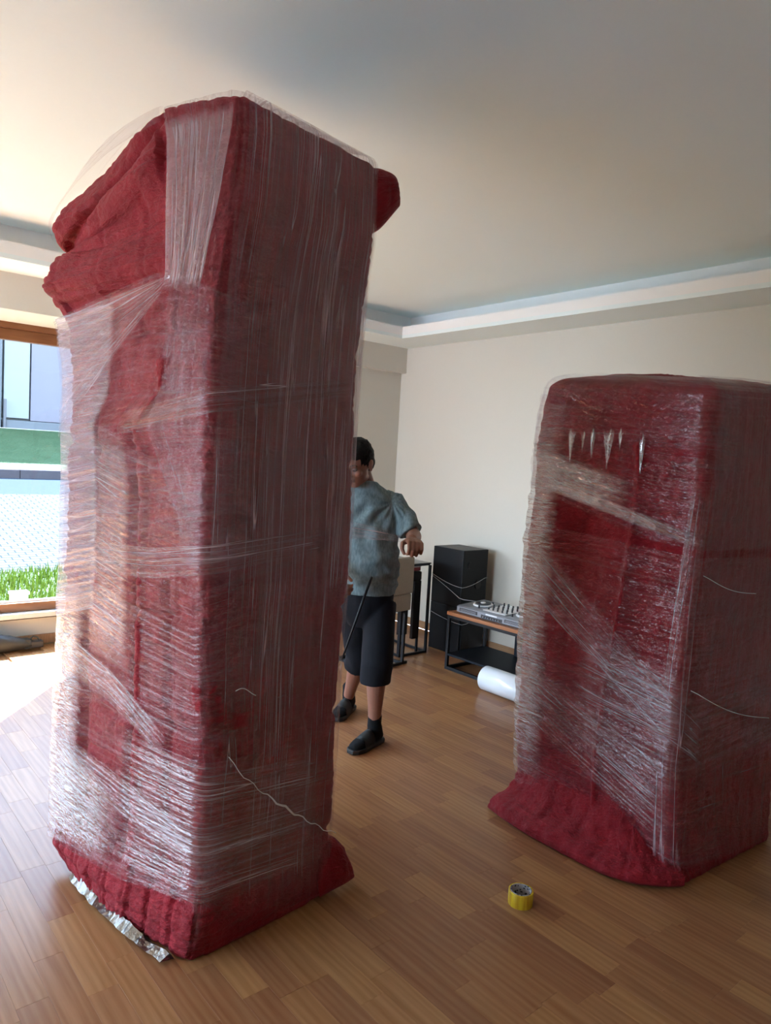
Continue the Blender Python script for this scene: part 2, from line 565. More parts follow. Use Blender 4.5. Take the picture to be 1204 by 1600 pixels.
# ------------------------------------------------------------------ numpy noise
def vnoise(p):
    """smooth value noise in 3D, -1..1"""
    p = np.asarray(p, float)
    i = np.floor(p).astype(np.int64)
    f = p - i
    f = f * f * (3 - 2 * f)

    def h(x, y, z):
        n = (x * 374761393 + y * 668265263 + z * 2147483647 + 1013904223) & 0xffffffff
        n = ((n ^ (n >> 13)) * 1274126177) & 0xffffffff
        n = (n ^ (n >> 16)) & 0xffffff
        return n / float(0xffffff) * 2 - 1
    r = 0
    for dx in (0, 1):
        for dy in (0, 1):
            for dz in (0, 1):
                w = (f[..., 0] if dx else 1 - f[..., 0]) * (f[..., 1] if dy else 1 - f[..., 1]) * (f[..., 2] if dz else 1 - f[..., 2])
                r = r + w * h(i[..., 0] + dx, i[..., 1] + dy, i[..., 2] + dz)
    return r


def gauss(a, sig, axis, periodic):
    k = int(3 * sig + 1)
    w = np.exp(-0.5 * (np.arange(-k, k + 1) / sig) ** 2)
    w /= w.sum()
    pad = [(0, 0)] * a.ndim
    pad[axis] = (k, k)
    b = np.pad(a, pad, mode='wrap' if periodic else 'edge')
    out = np.zeros_like(a)
    sl = [slice(None)] * a.ndim
    for j, ww in enumerate(w):
        sl[axis] = slice(j, j + a.shape[axis])
        out += ww * b[tuple(sl)]
    return out


def grid_mesh(P, UV, close_s, name='grid', edge=True):
    """P[t,s,3]"""
    nt, ns = P.shape[:2]
    me = bpy.data.meshes.new(name)
    idx = np.arange(nt * ns).reshape(nt, ns)
    if close_s:
        a = idx[:-1, :]; b = np.roll(idx, -1, 1)[:-1, :]; c = np.roll(idx, -1, 1)[1:, :]; d = idx[1:, :]
    else:
        a = idx[:-1, :-1]; b = idx[:-1, 1:]; c = idx[1:, 1:]; d = idx[1:, :-1]
    q = np.stack([a, b, c, d], -1).reshape(-1, 4)
    me.vertices.add(nt * ns)
    me.vertices.foreach_set('co', P.reshape(-1))
    me.loops.add(q.size)
    me.loops.foreach_set('vertex_index', q.ravel())
    me.polygons.add(len(q))
    me.polygons.foreach_set('loop_start', np.arange(0, q.size, 4))
    me.polygons.foreach_set('use_smooth', np.ones(len(q), bool))
    uvl = me.uv_layers.new(name='UVMap')
    u = UV.reshape(-1, 2)[q.ravel()]
    if close_s:   # unwrap the seam
        uq = u.reshape(-1, 4, 2)
        span = UV[..., 0].max() + (UV[..., 0].max() / max(1, ns))
        jump = (uq[..., 0].max(1) - uq[..., 0].min(1)) > span * 0.5
        low = uq[..., 0] < span * 0.5
        uq[..., 0] = np.where(jump[:, None] & low, uq[..., 0] + span, uq[..., 0])
        u = uq.reshape(-1, 2)
    uvl.data.foreach_set('uv', u.ravel())
    if edge and not close_s:
        e0, e1 = np.meshgrid(np.linspace(0, 1, ns), np.linspace(0, 1, nt))
        ul2 = me.uv_layers.new(name='edge')
        ul2.data.foreach_set('uv', np.stack([e0, e1], -1).reshape(-1, 2)[q.ravel()].ravel())
    me.update()
    me.validate()
    return me


class Surf:
    """closed lofted skin; s counts corners, t is nominal height"""

    def __init__(self, tables, counts, ts, sig, cap_bulge=0.02, cap_rows=16, tsig=1.5):
        K = len(tables)
        corners = []
        for tb in tables:            # rows (t, x, y, z)
            tb = np.array(tb, float)
            corners.append(np.stack([np.interp(ts, tb[:, 0], tb[:, k]) for k in (1, 2, 3)], -1))
        cols, self.s = [], []
        for k in range(K):
            a, b = corners[k], corners[(k + 1) % K]
            for j in range(counts[k]):
                u = j / counts[k]
                cols.append(a * (1 - u) + b * u)
                self.s.append(k + u)
        P = np.stack(cols, 1)
        P = gauss(P, sig, 1, True)
        top = P[-1]
        cen = top.mean(0) + np.array([0, 0, cap_bulge])
        rows = []
        for j in range(1, cap_rows + 1):
            f = (j / cap_rows)
            q = top * (1 - f) + cen * f
            q[:, 2] += cap_bulge * math.sin(f * PI) * 0.5
            rows.append(q)
        dt = ts[1] - ts[0]
        P = np.concatenate([P, np.stack(rows)], 0)
        self.t = np.concatenate([ts, ts[-1] + np.arange(1, cap_rows + 1) * 0.04])
        P2 = gauss(P, tsig, 0, False)
        P2[0] = P[0]
        self.P = P2
        self.s = np.array(self.s)
        self.K = K
        ds = np.roll(self.P, -1, 1) - self.P
        self.arc = np.concatenate([[0], np.cumsum(np.linalg.norm(ds[len(ts) // 2], axis=-1))[:-1]])
        tu = np.roll(self.P, -1, 1) - np.roll(self.P, 1, 1)
        tv = np.gradient(self.P, axis=0)
        n = np.cross(tu, tv)
        n /= np.linalg.norm(n, axis=-1, keepdims=True) + 1e-9
        self.N = gauss(n, 1.5, 1, True)
        self.N[-1] = (0, 0, 1)
        self.nts = len(ts)

    def ev(self, s, t):
        s = np.asarray(s, float) % self.K
        ks = np.interp(s, np.append(self.s, self.K), np.arange(len(self.s) + 1))
        kt = np.clip(np.interp(t, self.t, np.arange(len(self.t))), 0, len(self.t) - 1.001)
        i0 = np.floor(ks).astype(int); fs = (ks - i0)[..., None]
        j0 = np.floor(kt).astype(int); ft = (kt - j0)[..., None]
        n = len(self.s)
        i1 = (i0 + 1) % n; i0 = i0 % n
        out = []
        for A in (self.P, self.N):
            out.append((A[j0, i0] * (1 - fs) + A[j0, i1] * fs) * (1 - ft) + (A[j0 + 1, i0] * (1 - fs) + A[j0 + 1, i1] * fs) * ft)
        return out

    def body(self, dispfn, name):
        S, T = np.meshgrid(self.s, self.t)
        A = np.meshgrid(self.arc, self.t)[0]
        d = dispfn(S, T, A, self.P)
        P = self.P + self.N * d[..., None]
        P[..., 2] = np.maximum(P[..., 2], 0.002)
        UV = np.stack([A, T], -1)
        return grid_mesh(P, UV, True, name)

    def film(self, fn, na, nb, off, name, ridge=0.0, rfreq=60, seed=0.0, sag=None):
        """fn(a,b)->(s,t) with a along the strip, b across; uv in metres"""
        a, b = np.meshgrid(np.linspace(0, 1, na), np.linspace(0, 1, nb))
        s, t = fn(a, b)
        P, N = self.ev(s, t)
        la = np.concatenate([[0], np.cumsum(np.linalg.norm(np.diff(P[nb // 2], axis=0), axis=-1))])
        lb = np.concatenate([[0], np.cumsum(np.linalg.norm(np.diff(P[:, na // 2], axis=0), axis=-1))])
        UV = np.stack([np.broadcast_to(la, a.shape), np.broadcast_to(lb[:, None], a.shape)], -1)
        w = off + 0.002 * vnoise(P * 9 + seed)
        if ridge:
            w = w + ridge * vnoise(np.stack([UV[..., 0] * 1.5, UV[..., 1] * rfreq, UV[..., 0] * 0 + seed], -1))
        if sag is not None:
            w = w + sag(a, b)
        return grid_mesh(P + N * w[..., None], UV + seed, False, name)


def quilt(A, T, P, rowh=0.036, colw=0.17, amp=0.007, seed=0.0):
    wob = 0.004 * vnoise(np.stack([A * 6, T * 6, A * 0 + seed], -1))
    r = np.abs(np.sin(PI * (T + wob) / rowh)) ** 0.45 - 1
    cph = ((A + wob * 2 + seed) / colw) % 1.0
    cs = np.exp(-((np.minimum(cph, 1 - cph) * colw) / 0.007) ** 2)
    big = ((T + wob + seed) / (rowh * 5)) % 1.0
    bs = np.exp(-((np.minimum(big, 1 - big) * rowh * 5) / 0.007) ** 2)
    w = vnoise(np.stack([A * 34, T * 16, A * 0 + seed + 3], -1)) * 0.0030 + vnoise(np.stack([A * 70, T * 60, A * 0 + seed], -1)) * 0.0016
    m = 0.6 + 0.4 * vnoise(np.stack([A * 7, T * 5, A * 0 + seed + 9], -1))
    w = w + vnoise(np.stack([A * 22, T * 75, A * 0 + seed + 7], -1)) * 0.0024
    return amp * 0.85 * r * m - amp * 0.45 * cs - amp * 0.6 * bs + w


def bump1(x, c, w):
    return np.exp(-((x - c) / w) ** 2)


# ================================================================== SETTING
XR, XL, YB, YW, YC = 4.83, -3.6, -3.2, 6.10, 5.55      # right wall, left wall, back wall, window wall, corner pier face
ZC, ZS, ZL = 3.0, 2.745, 2.85                         # ceiling, soffit bottom, lip top

fl = struct(obj('floor', box(XL, XR, YB, YW + 0.1, -0.22, -0.012), M['plank']))

PW = 0.0895
lens_ = [0.30, 0.36, 0.42, 0.50]
pl_mesh = {}
for L in lens_:
    b = box(-PW / 2 + 0.0001, PW / 2 - 0.0001, -L / 2 + 0.0001, L / 2 - 0.0001, -0.012, 0.0)
    top = [e for e in b.edges if all(abs(v.co.z) < 1e-6 for v in e.verts)]
    bmesh.ops.bevel(b, geom=top, offset=0.0005, segments=1, affect='EDGES')
    me = bpy.data.meshes.new('plank')
    b.to_mesh(me); b.free()
    me.materials.append(M['plank'])
    pl_mesh[L] = me
planks = []
x = 1.591 + PW / 2 - PW * 58
col_i = 0
while x < XR + PW:
    y = YB + random.random() * 0.3
    while y < YW + 0.1:
        L = random.choice(lens_)
        planks.append((x, y + L / 2, L))
        y += L
    x += PW
    col_i += 1


def vis(pl):
    p = Vector((pl[0], pl[1], 0)) - Vector((0, 0, EYE))
    d = p.dot(Fv)
    if d < 0.3:
        return -1
    u = 602 + F_PX * p.dot(Rv) / d
    v = 800 - F_PX * p.dot(Uv) / d
    if u < -60 or u > 1264 or v < 0 or v > 1680:
        return -1
    if 1.05 < pl[0] < 1.6 and 2.05 < pl[1] < 2.9 or 2.75 < pl[0] and 1.35 < pl[1] < 2.1:
        return -1
    # hidden behind the two wrapped blocks
    if 130 < u < 520 and v < 1380:
        return -1
    if u > 815 and v < 1330:
        return -1
    return pl[2] / d ** 2


planks = [p for p in planks if p[0] - PW / 2 > XL and p[0] + PW / 2 < XR and p[1] - p[2] / 2 > YB and p[1] + p[2] / 2 < YW + 0.02]
planks.sort(key=vis, reverse=True)
for p in planks[:300]:
    o = bpy.data.objects.new('plank', pl_mesh[p[2]])
    C.objects.link(o)
    o.location = (p[0], p[1], 0)
    o.parent = fl
b = bmesh.new()
for p in planks[300:]:
    h = p[2] / 2 - 0.0004
    w = PW / 2 - 0.0004
    v = [b.verts.new((p[0] + sx * w, p[1] + sy * h, z)) for z in (-0.012, 0.0) for sx, sy in ((-1, -1), (1, -1), (1, 1), (-1, 1))]
    b.faces.new(v[4:8])
    for i in range(4):
        j = (i + 1) % 4
        b.faces.new((v[i], v[j], v[4 + j], v[4 + i]))
o = obj('further_planks', b, M['plank'], fl)
o['kind'] = 'stuff'

struct(obj('ceiling', box(XL, XR, YB, YW + 0.1, ZC, ZC + 0.2), M['ceiling']))
struct(obj('wall_right', box(XR, XR + 0.2, YB, YW + 0.1, 0, ZC), M['wall']))
# left wall; its large unseen window is added to brighten the room
LY0, LY1 = 2.2, 5.8
b = box(XL - 0.2, XL, YB, LY0, 0, ZC)
box(XL - 0.2, XL, LY1, YW + 0.1, 0, ZC, bm=b)
box(XL - 0.2, XL, LY0, LY1, 0, 0.27, bm=b)
box(XL - 0.2, XL, LY0, LY1, 2.5, ZC, bm=b)
struct(obj('wall_left', b, M['wall']))
w2 = bpy.data.objects.new('added_window', None)
C.objects.link(w2)
struct(w2)
for za, zb in ((0.27, 0.36), (2.41, 2.5)):
    obj('rail', box(XL - 0.1, XL, LY0, LY1, za, zb, 0.004), M['frame_wood'], w2)
for ya in (LY0, 3.96, LY1 - 0.08):
    obj('stile', box(XL - 0.1, XL, ya, ya + 0.08, 0.36, 2.41, 0.004), M['frame_wood'], w2)
for ya, yb in ((LY0 + 0.08, 3.96), (4.04, LY1 - 0.08)):
    obj('pane', box(XL - 0.05, XL - 0.044, ya, yb, 0.36, 2.41), M['window_glass'], w2)
struct(obj('wall_back', box(XL - 0.2, XR + 0.2, YB - 0.2, YB, 0, ZC), M['wall']))

# window wall with opening X -3.2..1.93
WX0, WX1, WZ0, WZ1 = -3.2, 2.45, 0.27, 2.545
b = box(XL - 0.2, WX0, YW, YW + 0.1, 0, ZC)
box(WX0, WX1, YW, YW + 0.1, 0, WZ0, bm=b)
box(WX0, WX1, YW, YW + 0.1, WZ1, ZC, bm=b)
box(WX1, XR + 0.2, YC, YW + 0.1, 0, ZC, bm=b)
struct(obj('wall_window', b, M['wall']))
# beam above the window, slightly proud of the corner pier
struct(obj('trim_1', box(XL, XR, 5.475, YW, 2.5, ZS + 0.02), M['wall']))
# dropped border: soffit and lip, hollow trough behind it
LX, LY = 4.40, 5.075
b = box(LX, XR, YB, LY, ZS, ZS + 0.03)
box(XL, XR, LY, 5.475, ZS, ZS + 0.03, bm=b)
box(XL + 0.0, XL + 0.43, YB, LY, ZS, ZS + 0.03, bm=b)
struct(obj('trim_2', b, M['ceiling']))
b = box(LX, LX + 0.03, YB, LY, ZS + 0.03, ZL)
box(XL + 0.43, LX + 0.03, LY, LY + 0.03, ZS + 0.03, ZL, bm=b)
struct(obj('trim_3', b, M['trim_white']))
# back of the trough
b = box(4.68, XR, YB, 5.28, ZS + 0.03, ZC)
box(XL, XR, 5.28, 5.475, ZS + 0.03, ZC, bm=b)
struct(obj('trim_4', b, M['trim_white']))
# baseboards
struct(obj('baseboard_right', box(XR - 0.015, XR, YB, YC, 0, 0.075, 0.003), M['base_wood']))
struct(obj('baseboard_window', box(XL, WX1, YW - 0.015, YW, 0, 0.075, 0.003), M['base_wood']))
struct(obj('baseboard_pier', box(WX1, XR - 0.015, YC - 0.015, YC, 0, 0.075, 0.003), M['base_wood']))

# window
w = bpy.data.objects.new('window_1', None)
C.objects.link(w)
struct(w)
w.location = (0, 0, 0)
fy0, fy1 = YW - 0.05, YW + 0.04
b = box(WX0, WX1, fy0, fy1, 2.455, WZ1, 0.004)
box(WX0 + 0.05, WX1 - 0.05, fy0 + 0.02, fy1, 2.37, 2.455, 0.006, bm=b)
obj('top_rail', b, M['frame_wood'], w)
b = box(WX0, WX1, fy0, fy1, WZ0 + 0.012, 0.35, 0.004)
obj('bottom_rail', b, M['frame_wood'], w)
for xa in (WX0, -1.55, 0.15, WX1 - 0.08):
    obj('stile', box(xa, xa + 0.08, fy0 + 0.01, fy1, 0.35, 2.37, 0.004), M['frame_wood'], w)
obj('gasket', box(WX0 + 0.05, WX1 - 0.05, fy0 + 0.03, fy1 - 0.02, 0.35, 0.362), M['white_plastic'], w)
for x0, x1 in ((WX0 + 0.08, -1.55), (-1.47, 0.15), (0.23, WX1 - 0.08)):
    obj('pane', box(x0, x1, YW + 0.0, YW + 0.006, 0.355, 2.375), M['window_glass'], w)
obj('window_sill', box(WX0, WX1, YW - 0.12, YW - 0.0, WZ0 - 0.03, WZ0 + 0.01, 0.004), M['sill'], w)
obj('sill_shadow_gap', box(WX0, WX1, YW - 0.10, YW - 0.002, WZ0 - 0.042, WZ0 - 0.03), M['gasket'], w)

# ------------------------------------------------------------------ outdoors
def ground(name, pts, mat, th=0.15):
    """strip extruded along X, profile pts (y,z)"""
    b = bmesh.new()
    n = 12
    rows = []
    for i in range(n + 1):
        X = -26 + 56 * i / n
        rows.append([b.verts.new((X, y_, z_)) for y_, z_ in pts])
    for r0, r1 in zip(rows[:-1], rows[1:]):
        for j in range(len(pts) - 1):
            b.faces.new((r0[j], r1[j], r1[j + 1], r0[j + 1]))
    return obj(name, b, mat)




g = struct(ground('ground', [(6.3, -0.25), (9.6, -0.05), (9.9, -0.04), (14.5, 0.62), (14.5, 0.4)], M['cobble']))
o = ground('lawn', [(6.31, -0.02), (7.6, 0.0), (9.3, 0.03), (9.65, -0.04)], M['lawn'])
tag(o, 'narrow strip of lawn just outside the window', 'lawn')
o = ground('street', [(14.5, 0.60), (16.8, 0.80), (16.81, 0.6)], M['asphalt'])
struct(o)
kb = thing('kerb', 'pale concrete kerb along the far side of the street', 'kerb', (0, 16.8, 0))
kx = -14.0
kbm = box(0, 1.19, 0, 0.25, 0.72, 0.985, 0.015)
kme = bpy.data.meshes.new('kerb_stone'); kbm.to_mesh(kme); kbm.free(); kme.materials.append(M['concrete'])
while kx < 20:
    o = bpy.data.objects.new('kerb_stone', kme)
    C.objects.link(o)
    o.parent = kb
    o.location = (kx, 0, random.uniform(-0.006, 0.006))
    kx += 1.2
o = ground('grass_bank', [(17.05, 0.94), (17.3, 0.99), (20.0, 1.5), (22.4, 1.92), (22.72, 1.93)], M['lawn'])
tag(o, 'sloping green grass bank across the street', 'lawn')

bd = thing('building', 'pale blue rendered building beyond the grass bank', 'building', (0, 23.0, 1.9))
obj('wall', box(-22, 26, 0.3, 5, -0.3, 5.2), M['facade_blue'], bd)
obj('base_ledge', box(-22, 26, -0.25, 0.3, -0.3, 0.05), M['facade_white'], bd)
for k in range(9):
    obj('siding_board', box(-22, 4.55, 0.24, 0.3, 0.06 + k * 0.52, 0.06 + k * 0.52 + 0.50, 0.01), M['facade_blue'], bd)
obj('pilaster', box(4.62, 4.95, 0.05, 0.3, 0.05, 5.0), M['facade_blue'], bd)
obj('white_panel', box(5.02, 5.7, 0.12, 0.3, 0.35, 5.0, 0.01), M['facade_white'], bd)
obj('lilac_panel', box(5.75, 9.5, 0.16, 0.3, 0.3, 5.0, 0.01), M['facade_lilac'], bd)
obj('plinth', box(5.0, 9.5, 0.0, 0.3, 0.05, 0.28, 0.01), M['facade_blue'], bd)
obj('roof_slab', box(-22.5, 26.5, -0.5, 5.2, 5.2, 5.45), M['facade_white'], bd)
obj('post', cyl((5.02, -0.05, 0.42), 0.04, 0.9, 10), M['gasket'], bd)

# shrub at the foot of the building
b = bmesh.new()
for i in range(260):
    a = random.random() * 2 * PI; r = random.random() ** 0.5 * 0.45; hh = random.random()
    c = Vector((r * math.cos(a) * (1 - hh * 0.5), r * math.sin(a) * (1 - hh * 0.5), hh * 0.35))
    d = Vector((random.gauss(0, 1), random.gauss(0, 1), random.gauss(0, 1))).normalized() * 0.09
    e = Vector((random.gauss(0, 1), random.gauss(0, 1), random.gauss(0, 1))).normalized() * 0.04
    b.faces.new([b.verts.new(c - d), b.verts.new(c + e), b.verts.new(c + d), b.verts.new(c - e)])
o = obj('shrub', b, M['blades'])
o.location = (7.4, 22.2, 2.02)
tag(o, 'small low shrub at the foot of the pale building', 'shrub')

# grass blades near the window
N = 9000
bx = rng.uniform(0.6, 5.0, N); by = 6.4 + rng.random(N) * 3.1
bh = rng.uniform(0.04, 0.13, N) * (1 + 0.6 * vnoise(np.stack([bx * 1.5, by * 1.5, bx * 0], -1)))
ang = rng.uniform(0, 2 * PI, N)
P = np.zeros((N, 3, 3))
bz = np.interp(by, [6.31, 7.6, 9.3, 9.65], [-0.02, 0.0, 0.03, -0.04]) - 0.005
wv = 0.008
P[:, 0] = np.stack([bx - wv * np.cos(ang), by - wv * np.sin(ang), bz], -1)
P[:, 1] = np.stack([bx + wv * np.cos(ang), by + wv * np.sin(ang), bz], -1)
P[:, 2] = np.stack([bx + rng.normal(0, 0.03, N), by + rng.normal(0, 0.03, N), bz + bh], -1)
me = bpy.data.meshes.new('grass_blades')
me.from_pydata(P.reshape(-1, 3).tolist(), [], np.arange(N * 3).reshape(-1, 3).tolist())
me.materials.append(M['blades'])
o = bpy.data.objects.new('grass_blades', me)
C.objects.link(o)
o['kind'] = 'stuff'
tag(o, 'bright green grass blades growing just outside the window', 'grass')

struct(obj('bounce_ground', box(-26, XL - 0.25, -8, 6.25, -0.4, -0.05), simple('pale_bounce_surface', (0.24, 0.255, 0.27), 0.9, spec=0.0)))  # unseen ground added and made pale to bounce sunlight up to the ceiling
# white meter box outside
t_ = thing('utility_box', 'small white box standing in the grass outside the window', 'box', (1.72, 7.2, 0.0))
obj('housing', box(-0.07, 0.07, -0.05, 0.05, 0, 0.20, 0.008), M['white_plastic'], t_)
obj('lid', box(-0.08, 0.08, -0.06, 0.06, 0.195, 0.22, 0.005), M['white_plastic'], t_)

# parked car, mostly hidden behind the tall bundle; throws the blue shadow on the paving
def car():
    t = thing('car', 'grey car parked on the paving outside, behind the tall bundle', 'car', (6.9, 12.7, 0.28), math.radians(8))
    prof = [(-2.1, 0.35), (-2.15, 0.75), (-1.95, 0.95), (-1.1, 1.02), (-0.45, 1.48), (0.9, 1.5), (1.75, 1.05), (2.1, 0.95), (2.15, 0.4), (2.0, 0.3), (-2.0, 0.28)]
    rings = []
    for yy, k in ((-0.86, 0.9), (-0.82, 1.0), (0, 1.03), (0.82, 1.0), (0.86, 0.9)):
        rings.append([Vector((x_, yy * (0.84 if z_ > 1.2 else 1.0), 0.3 + (z_ - 0.3) * k)) for x_, z_ in prof])
    obj('car_body', loft(rings), M['car_paint'], t)
    for sx in (-1.35, 1.35):
        for sy in (-0.8, 0.8):
            wl = obj('wheel', cyl((sx, sy, 0.31), 0.31, 0.2, 28, axis='y', bev=0.03), M['tyre'], t)
            obj('hub_cap', cyl((sx, sy + (0.1 if sy > 0 else -0.1), 0.31), 0.19, 0.02, 20, axis='y'), M['grey_plastic'], wl)
    for yy in (-0.8, 0.8):
        q = 0.845 if yy > 0 else -0.845
        obj('side_window', loft([[Vector((x_, q * 0.98 + s_, z_)) for x_, z_ in ((-0.95, 1.05), (1.35, 1.07), (0.85, 1.4), (-0.4, 1.4))] for s_ in (-0.012, 0.012)]), M['dark_plastic'], t)
    return t


car()

# ================================================================== TALL BUNDLE
tall = thing('wrapped_cabinet', 'tallest bundle, red quilted blankets under clear stretch film, standing left of centre', 'wrapped furniture', (0, 0, 0))
#            t     x      y      z
Nt = [(0, .985, 2.00, 0), (.1, 1.0, 1.985, .1), (.63, 1.016, 2.0, .63), (1.04, 1.0, 2.0, 1.04), (1.63, .99, 2.0, 1.63), (2.0, .995, 2.0, 2.0),
      (2.14, 1.004, 2.0, 2.14), (2.39, 1.04, 2.0, 2.39), (2.58, 1.05, 2.0, 2.59), (2.66, 1.055, 2.02, 2.70)]
Rt = [(0, 1.60, 2.045, 0), (.21, 1.59, 2.06, .21), (.35, 1.59, 2.06, .35), (.52, 1.594, 2.06, .52), (.955, 1.596, 2.06, .955),
      (1.19, 1.61, 2.06, 1.19), (1.43, 1.612, 2.06, 1.43), (1.66, 1.608, 2.06, 1.66), (1.89, 1.612, 2.06, 1.89), (2.12, 1.622, 2.06, 2.12), (2.275, 1.63, 2.06, 2.275),
      (2.39, 1.645, 2.06, 2.39), (2.66, 1.64, 2.06, 2.665)]
Bt = [(0, 1.52, 2.9, 0), (2.66, 1.52, 2.9, 2.56)]
Lt = [(0, .825, 2.68, 0), (.05, .81, 2.80, .05), (.10, .80, 2.85, .09), (.13, .808, 2.85, .12), (.37, .807, 2.85, .37), (.74, .811, 2.85, .74), (.99, .824, 2.85, .99), (1.24, .828, 2.85, 1.24), (1.48, .829, 2.85, 1.48),
      (1.84, .828, 2.85, 1.84), (2.07, .80, 2.85, 2.06), (2.12, .775, 2.85, 2.10), (2.20, .705, 2.85, 2.165), (2.26, .722, 2.85, 2.205),
      (2.34, .79, 2.87, 2.26), (2.40, .83, 2.9, 2.305), (2.46, .775, 2.88, 2.345), (2.50, .75, 2.87, 2.39), (2.58, .785, 2.87, 2.45), (2.66, .83, 2.86, 2.50)]
Mt = [(0, .865, 2.36, 0), (.10, .875, 2.35, .1), (.31, .917, 2.35, .31), (.75, .915, 2.35, .75), (1.49, .912, 2.36, 1.49), (1.69, .905, 2.42, 1.69), (1.80, .925, 2.25, 1.8),
      (2.15, .935, 2.18, 2.155), (2.41, .928, 2.2, 2.41), (2.57, .93, 2.22, 2.565), (2.62, .925, 2.24, 2.62), (2.66, .915, 2.27, 2.675)]
TS = np.arange(0, 2.661, 0.0065)
ST = Surf([Nt, Rt, Bt, Lt, Mt], [92, 60, 50, 78, 52], TS, 3.8, 0.03, 16, 1.6)


def d_tall(S, T, A, P):
    q = quilt(A, T, P, 0.036, 0.165, 0.0075, 0.0)
    side = ((S > 2.9) | (S < 0.1)).astype(float)
    q = q * (0.6 + 0.6 * side + 0.5 * (T < 0.26) * side)
    hem = (T < 0.27) * (S > 2.9)
    cc = ((A + 0.03) / 0.115) % 1.0
    q = q - 0.011 * hem * np.exp(-((np.minimum(cc, 1 - cc) * 0.115) / 0.007) ** 2)
    rr = (T / 0.062) % 1.0
    q = q - 0.007 * hem * np.exp(-((np.minimum(rr, 1 - rr) * 0.062) / 0.006) ** 2)
    d = q
    # upright folds of the blanket on the window side
    d = d - 0.028 * bump1(S, 3.40 + 0.03 * np.sin(T * 5), 0.05) * (T < 1.9) * np.clip((T - 0.16) / 0.1, 0, 1)
    d = d - 0.022 * bump1(S, 4.0 - 0.03 * np.sin(T * 4 + 1), 0.035) * (T < 1.7) * np.clip((T - 0.16) / 0.1, 0, 1)
    d = d + 0.010 * bump1(T, 0.10, 0.06) * (S > 2.9)
    d = d + 0.012 * bump1(S, 4.12, 0.07) * (T < 1.9)
    d = d - 0.020 * bump1(S, 4.50 + 0.05 * np.sin(T * 3), 0.05) * (T < 1.2) * np.clip((T - 0.16) / 0.1, 0, 1)
    # big diagonal crease between the two lobes at the top left
    cr = 2.40 + (S - 3.0) * 0.25
    d = d - 0.035 * bump1(T, cr, 0.018) * ((S > 2.95) & (S < 4.05))
    d = d + 0.028 * bump1(T, cr - 0.10, 0.07) * ((S > 3.1) & (S < 3.95))
    d = d - 0.020 * bump1(T, 2.10 + (S - 3.0) * 0.05, 0.03) * ((S > 3.1) & (S < 3.9))
    # slouching on the room side
    d = d + 0.012 * vnoise(P * 2.6) + 0.006 * vnoise(P * 7)
    d = d - 0.02 * bump1(S, 0.75, 0.03) * ((T > .5) & (T < 2.3))
    d = d + 0.010 * bump1(S, 0.45, 0.2) * bump1(T, 0.6, 0.5)
    # horizontal pinches where film bites in
    for c, a in ((2.02, 0.01), (1.62, 0.012), (1.1, 0.01), (0.72, 0.014), (0.27, 0.012)):
        d = d - a * bump1(T + 0.03 * np.sin(S * 2.0), c, 0.02)
    return d


obj('blanket', ST.body(d_tall, 'blanket'), M['blanket'], tall)

# blanket corner sticking out at the upper right
def flap(name, pts_top, pts_bot, thick, parent, mat, nu=40, nv=30, seed=0.0, bulge=0.03, label=None):
    """puffed pillow between two poly-lines"""
    a = np.linspace(0, 1, nu)
    pt = np.array(pts_top, float); pb = np.array(pts_bot, float)
    ka = np.linspace(0, 1, len(pt))
    T_ = np.stack([np.interp(a, ka, pt[:, k]) for k in range(3)], -1)
    kb_ = np.linspace(0, 1, len(pb))
    B_ = np.stack([np.interp(a, kb_, pb[:, k]) for k in range(3)], -1)
    T_ = gauss(T_, 2.5, 0, False); B_ = gauss(B_, 2.5, 0, False)
    v = np.linspace(0, 1, nv)[:, None, None]
    mid = B_[None] * (1 - v) + T_[None] * v
    tu = np.gradient(mid, axis=1); tv = np.gradient(mid, axis=0)
    n = np.cross(tu, tv); n /= np.linalg.norm(n, axis=-1, keepdims=True) + 1e-9
    A_ = np.meshgrid(a, np.linspace(0, 1, nv))
    env = (np.sin(np.clip(A_[0], 0, 1) * PI) ** 0.4) * (np.sin(A_[1] * PI) ** 0.4)
    la = np.linalg.norm(T_[-1] - T_[0]); lv = np.linalg.norm(T_[0] - B_[0])
    q = quilt(A_[0] * la, A_[1] * lv, mid, 0.036, 0.12, 0.008, seed)
    Fp = mid + n * (env * thick / 2 + env * bulge + q * env)[..., None]
    Bp = mid - n * (env * thick / 2 - q * env)[..., None]
    allp = np.concatenate([Fp, Bp[::-1]], 0)
    uv = np.stack([np.tile(A_[0] * la, (2, 1)), np.concatenate([A_[1] * lv, 2 * lv - A_[1][::-1] * 0 - A_[1] * lv], 0)], -1)
    me = grid_mesh(allp, uv, False, name)
    o = obj(name, me, mat, parent)
    if label:
        o['label'] = label
    return o


flap('blanket_corner', [(1.60, 2.12, 2.66), (1.66, 2.10, 2.665), (1.735, 2.09, 2.655)], [(1.60, 2.10, 2.40), (1.67, 2.08, 2.45), (1.755, 2.07, 2.56)], 0.07, tall, M['blanket'], 30, 30, 1.0, 0.02,
     'bare red blanket corner poking out at the upper right')
flap('blanket_corner', [(1.50, 2.10, 0.24), (1.60, 2.08, 0.20), (1.645, 2.06, 0.145)], [(1.50, 2.02, 0.02), (1.62, 2.04, 0.015), (1.70, 2.06, 0.015)], 0.06, tall, M['blanket'], 30, 24, 2.0, 0.01,
     'bare red blanket corner spilling on the floor at the right')

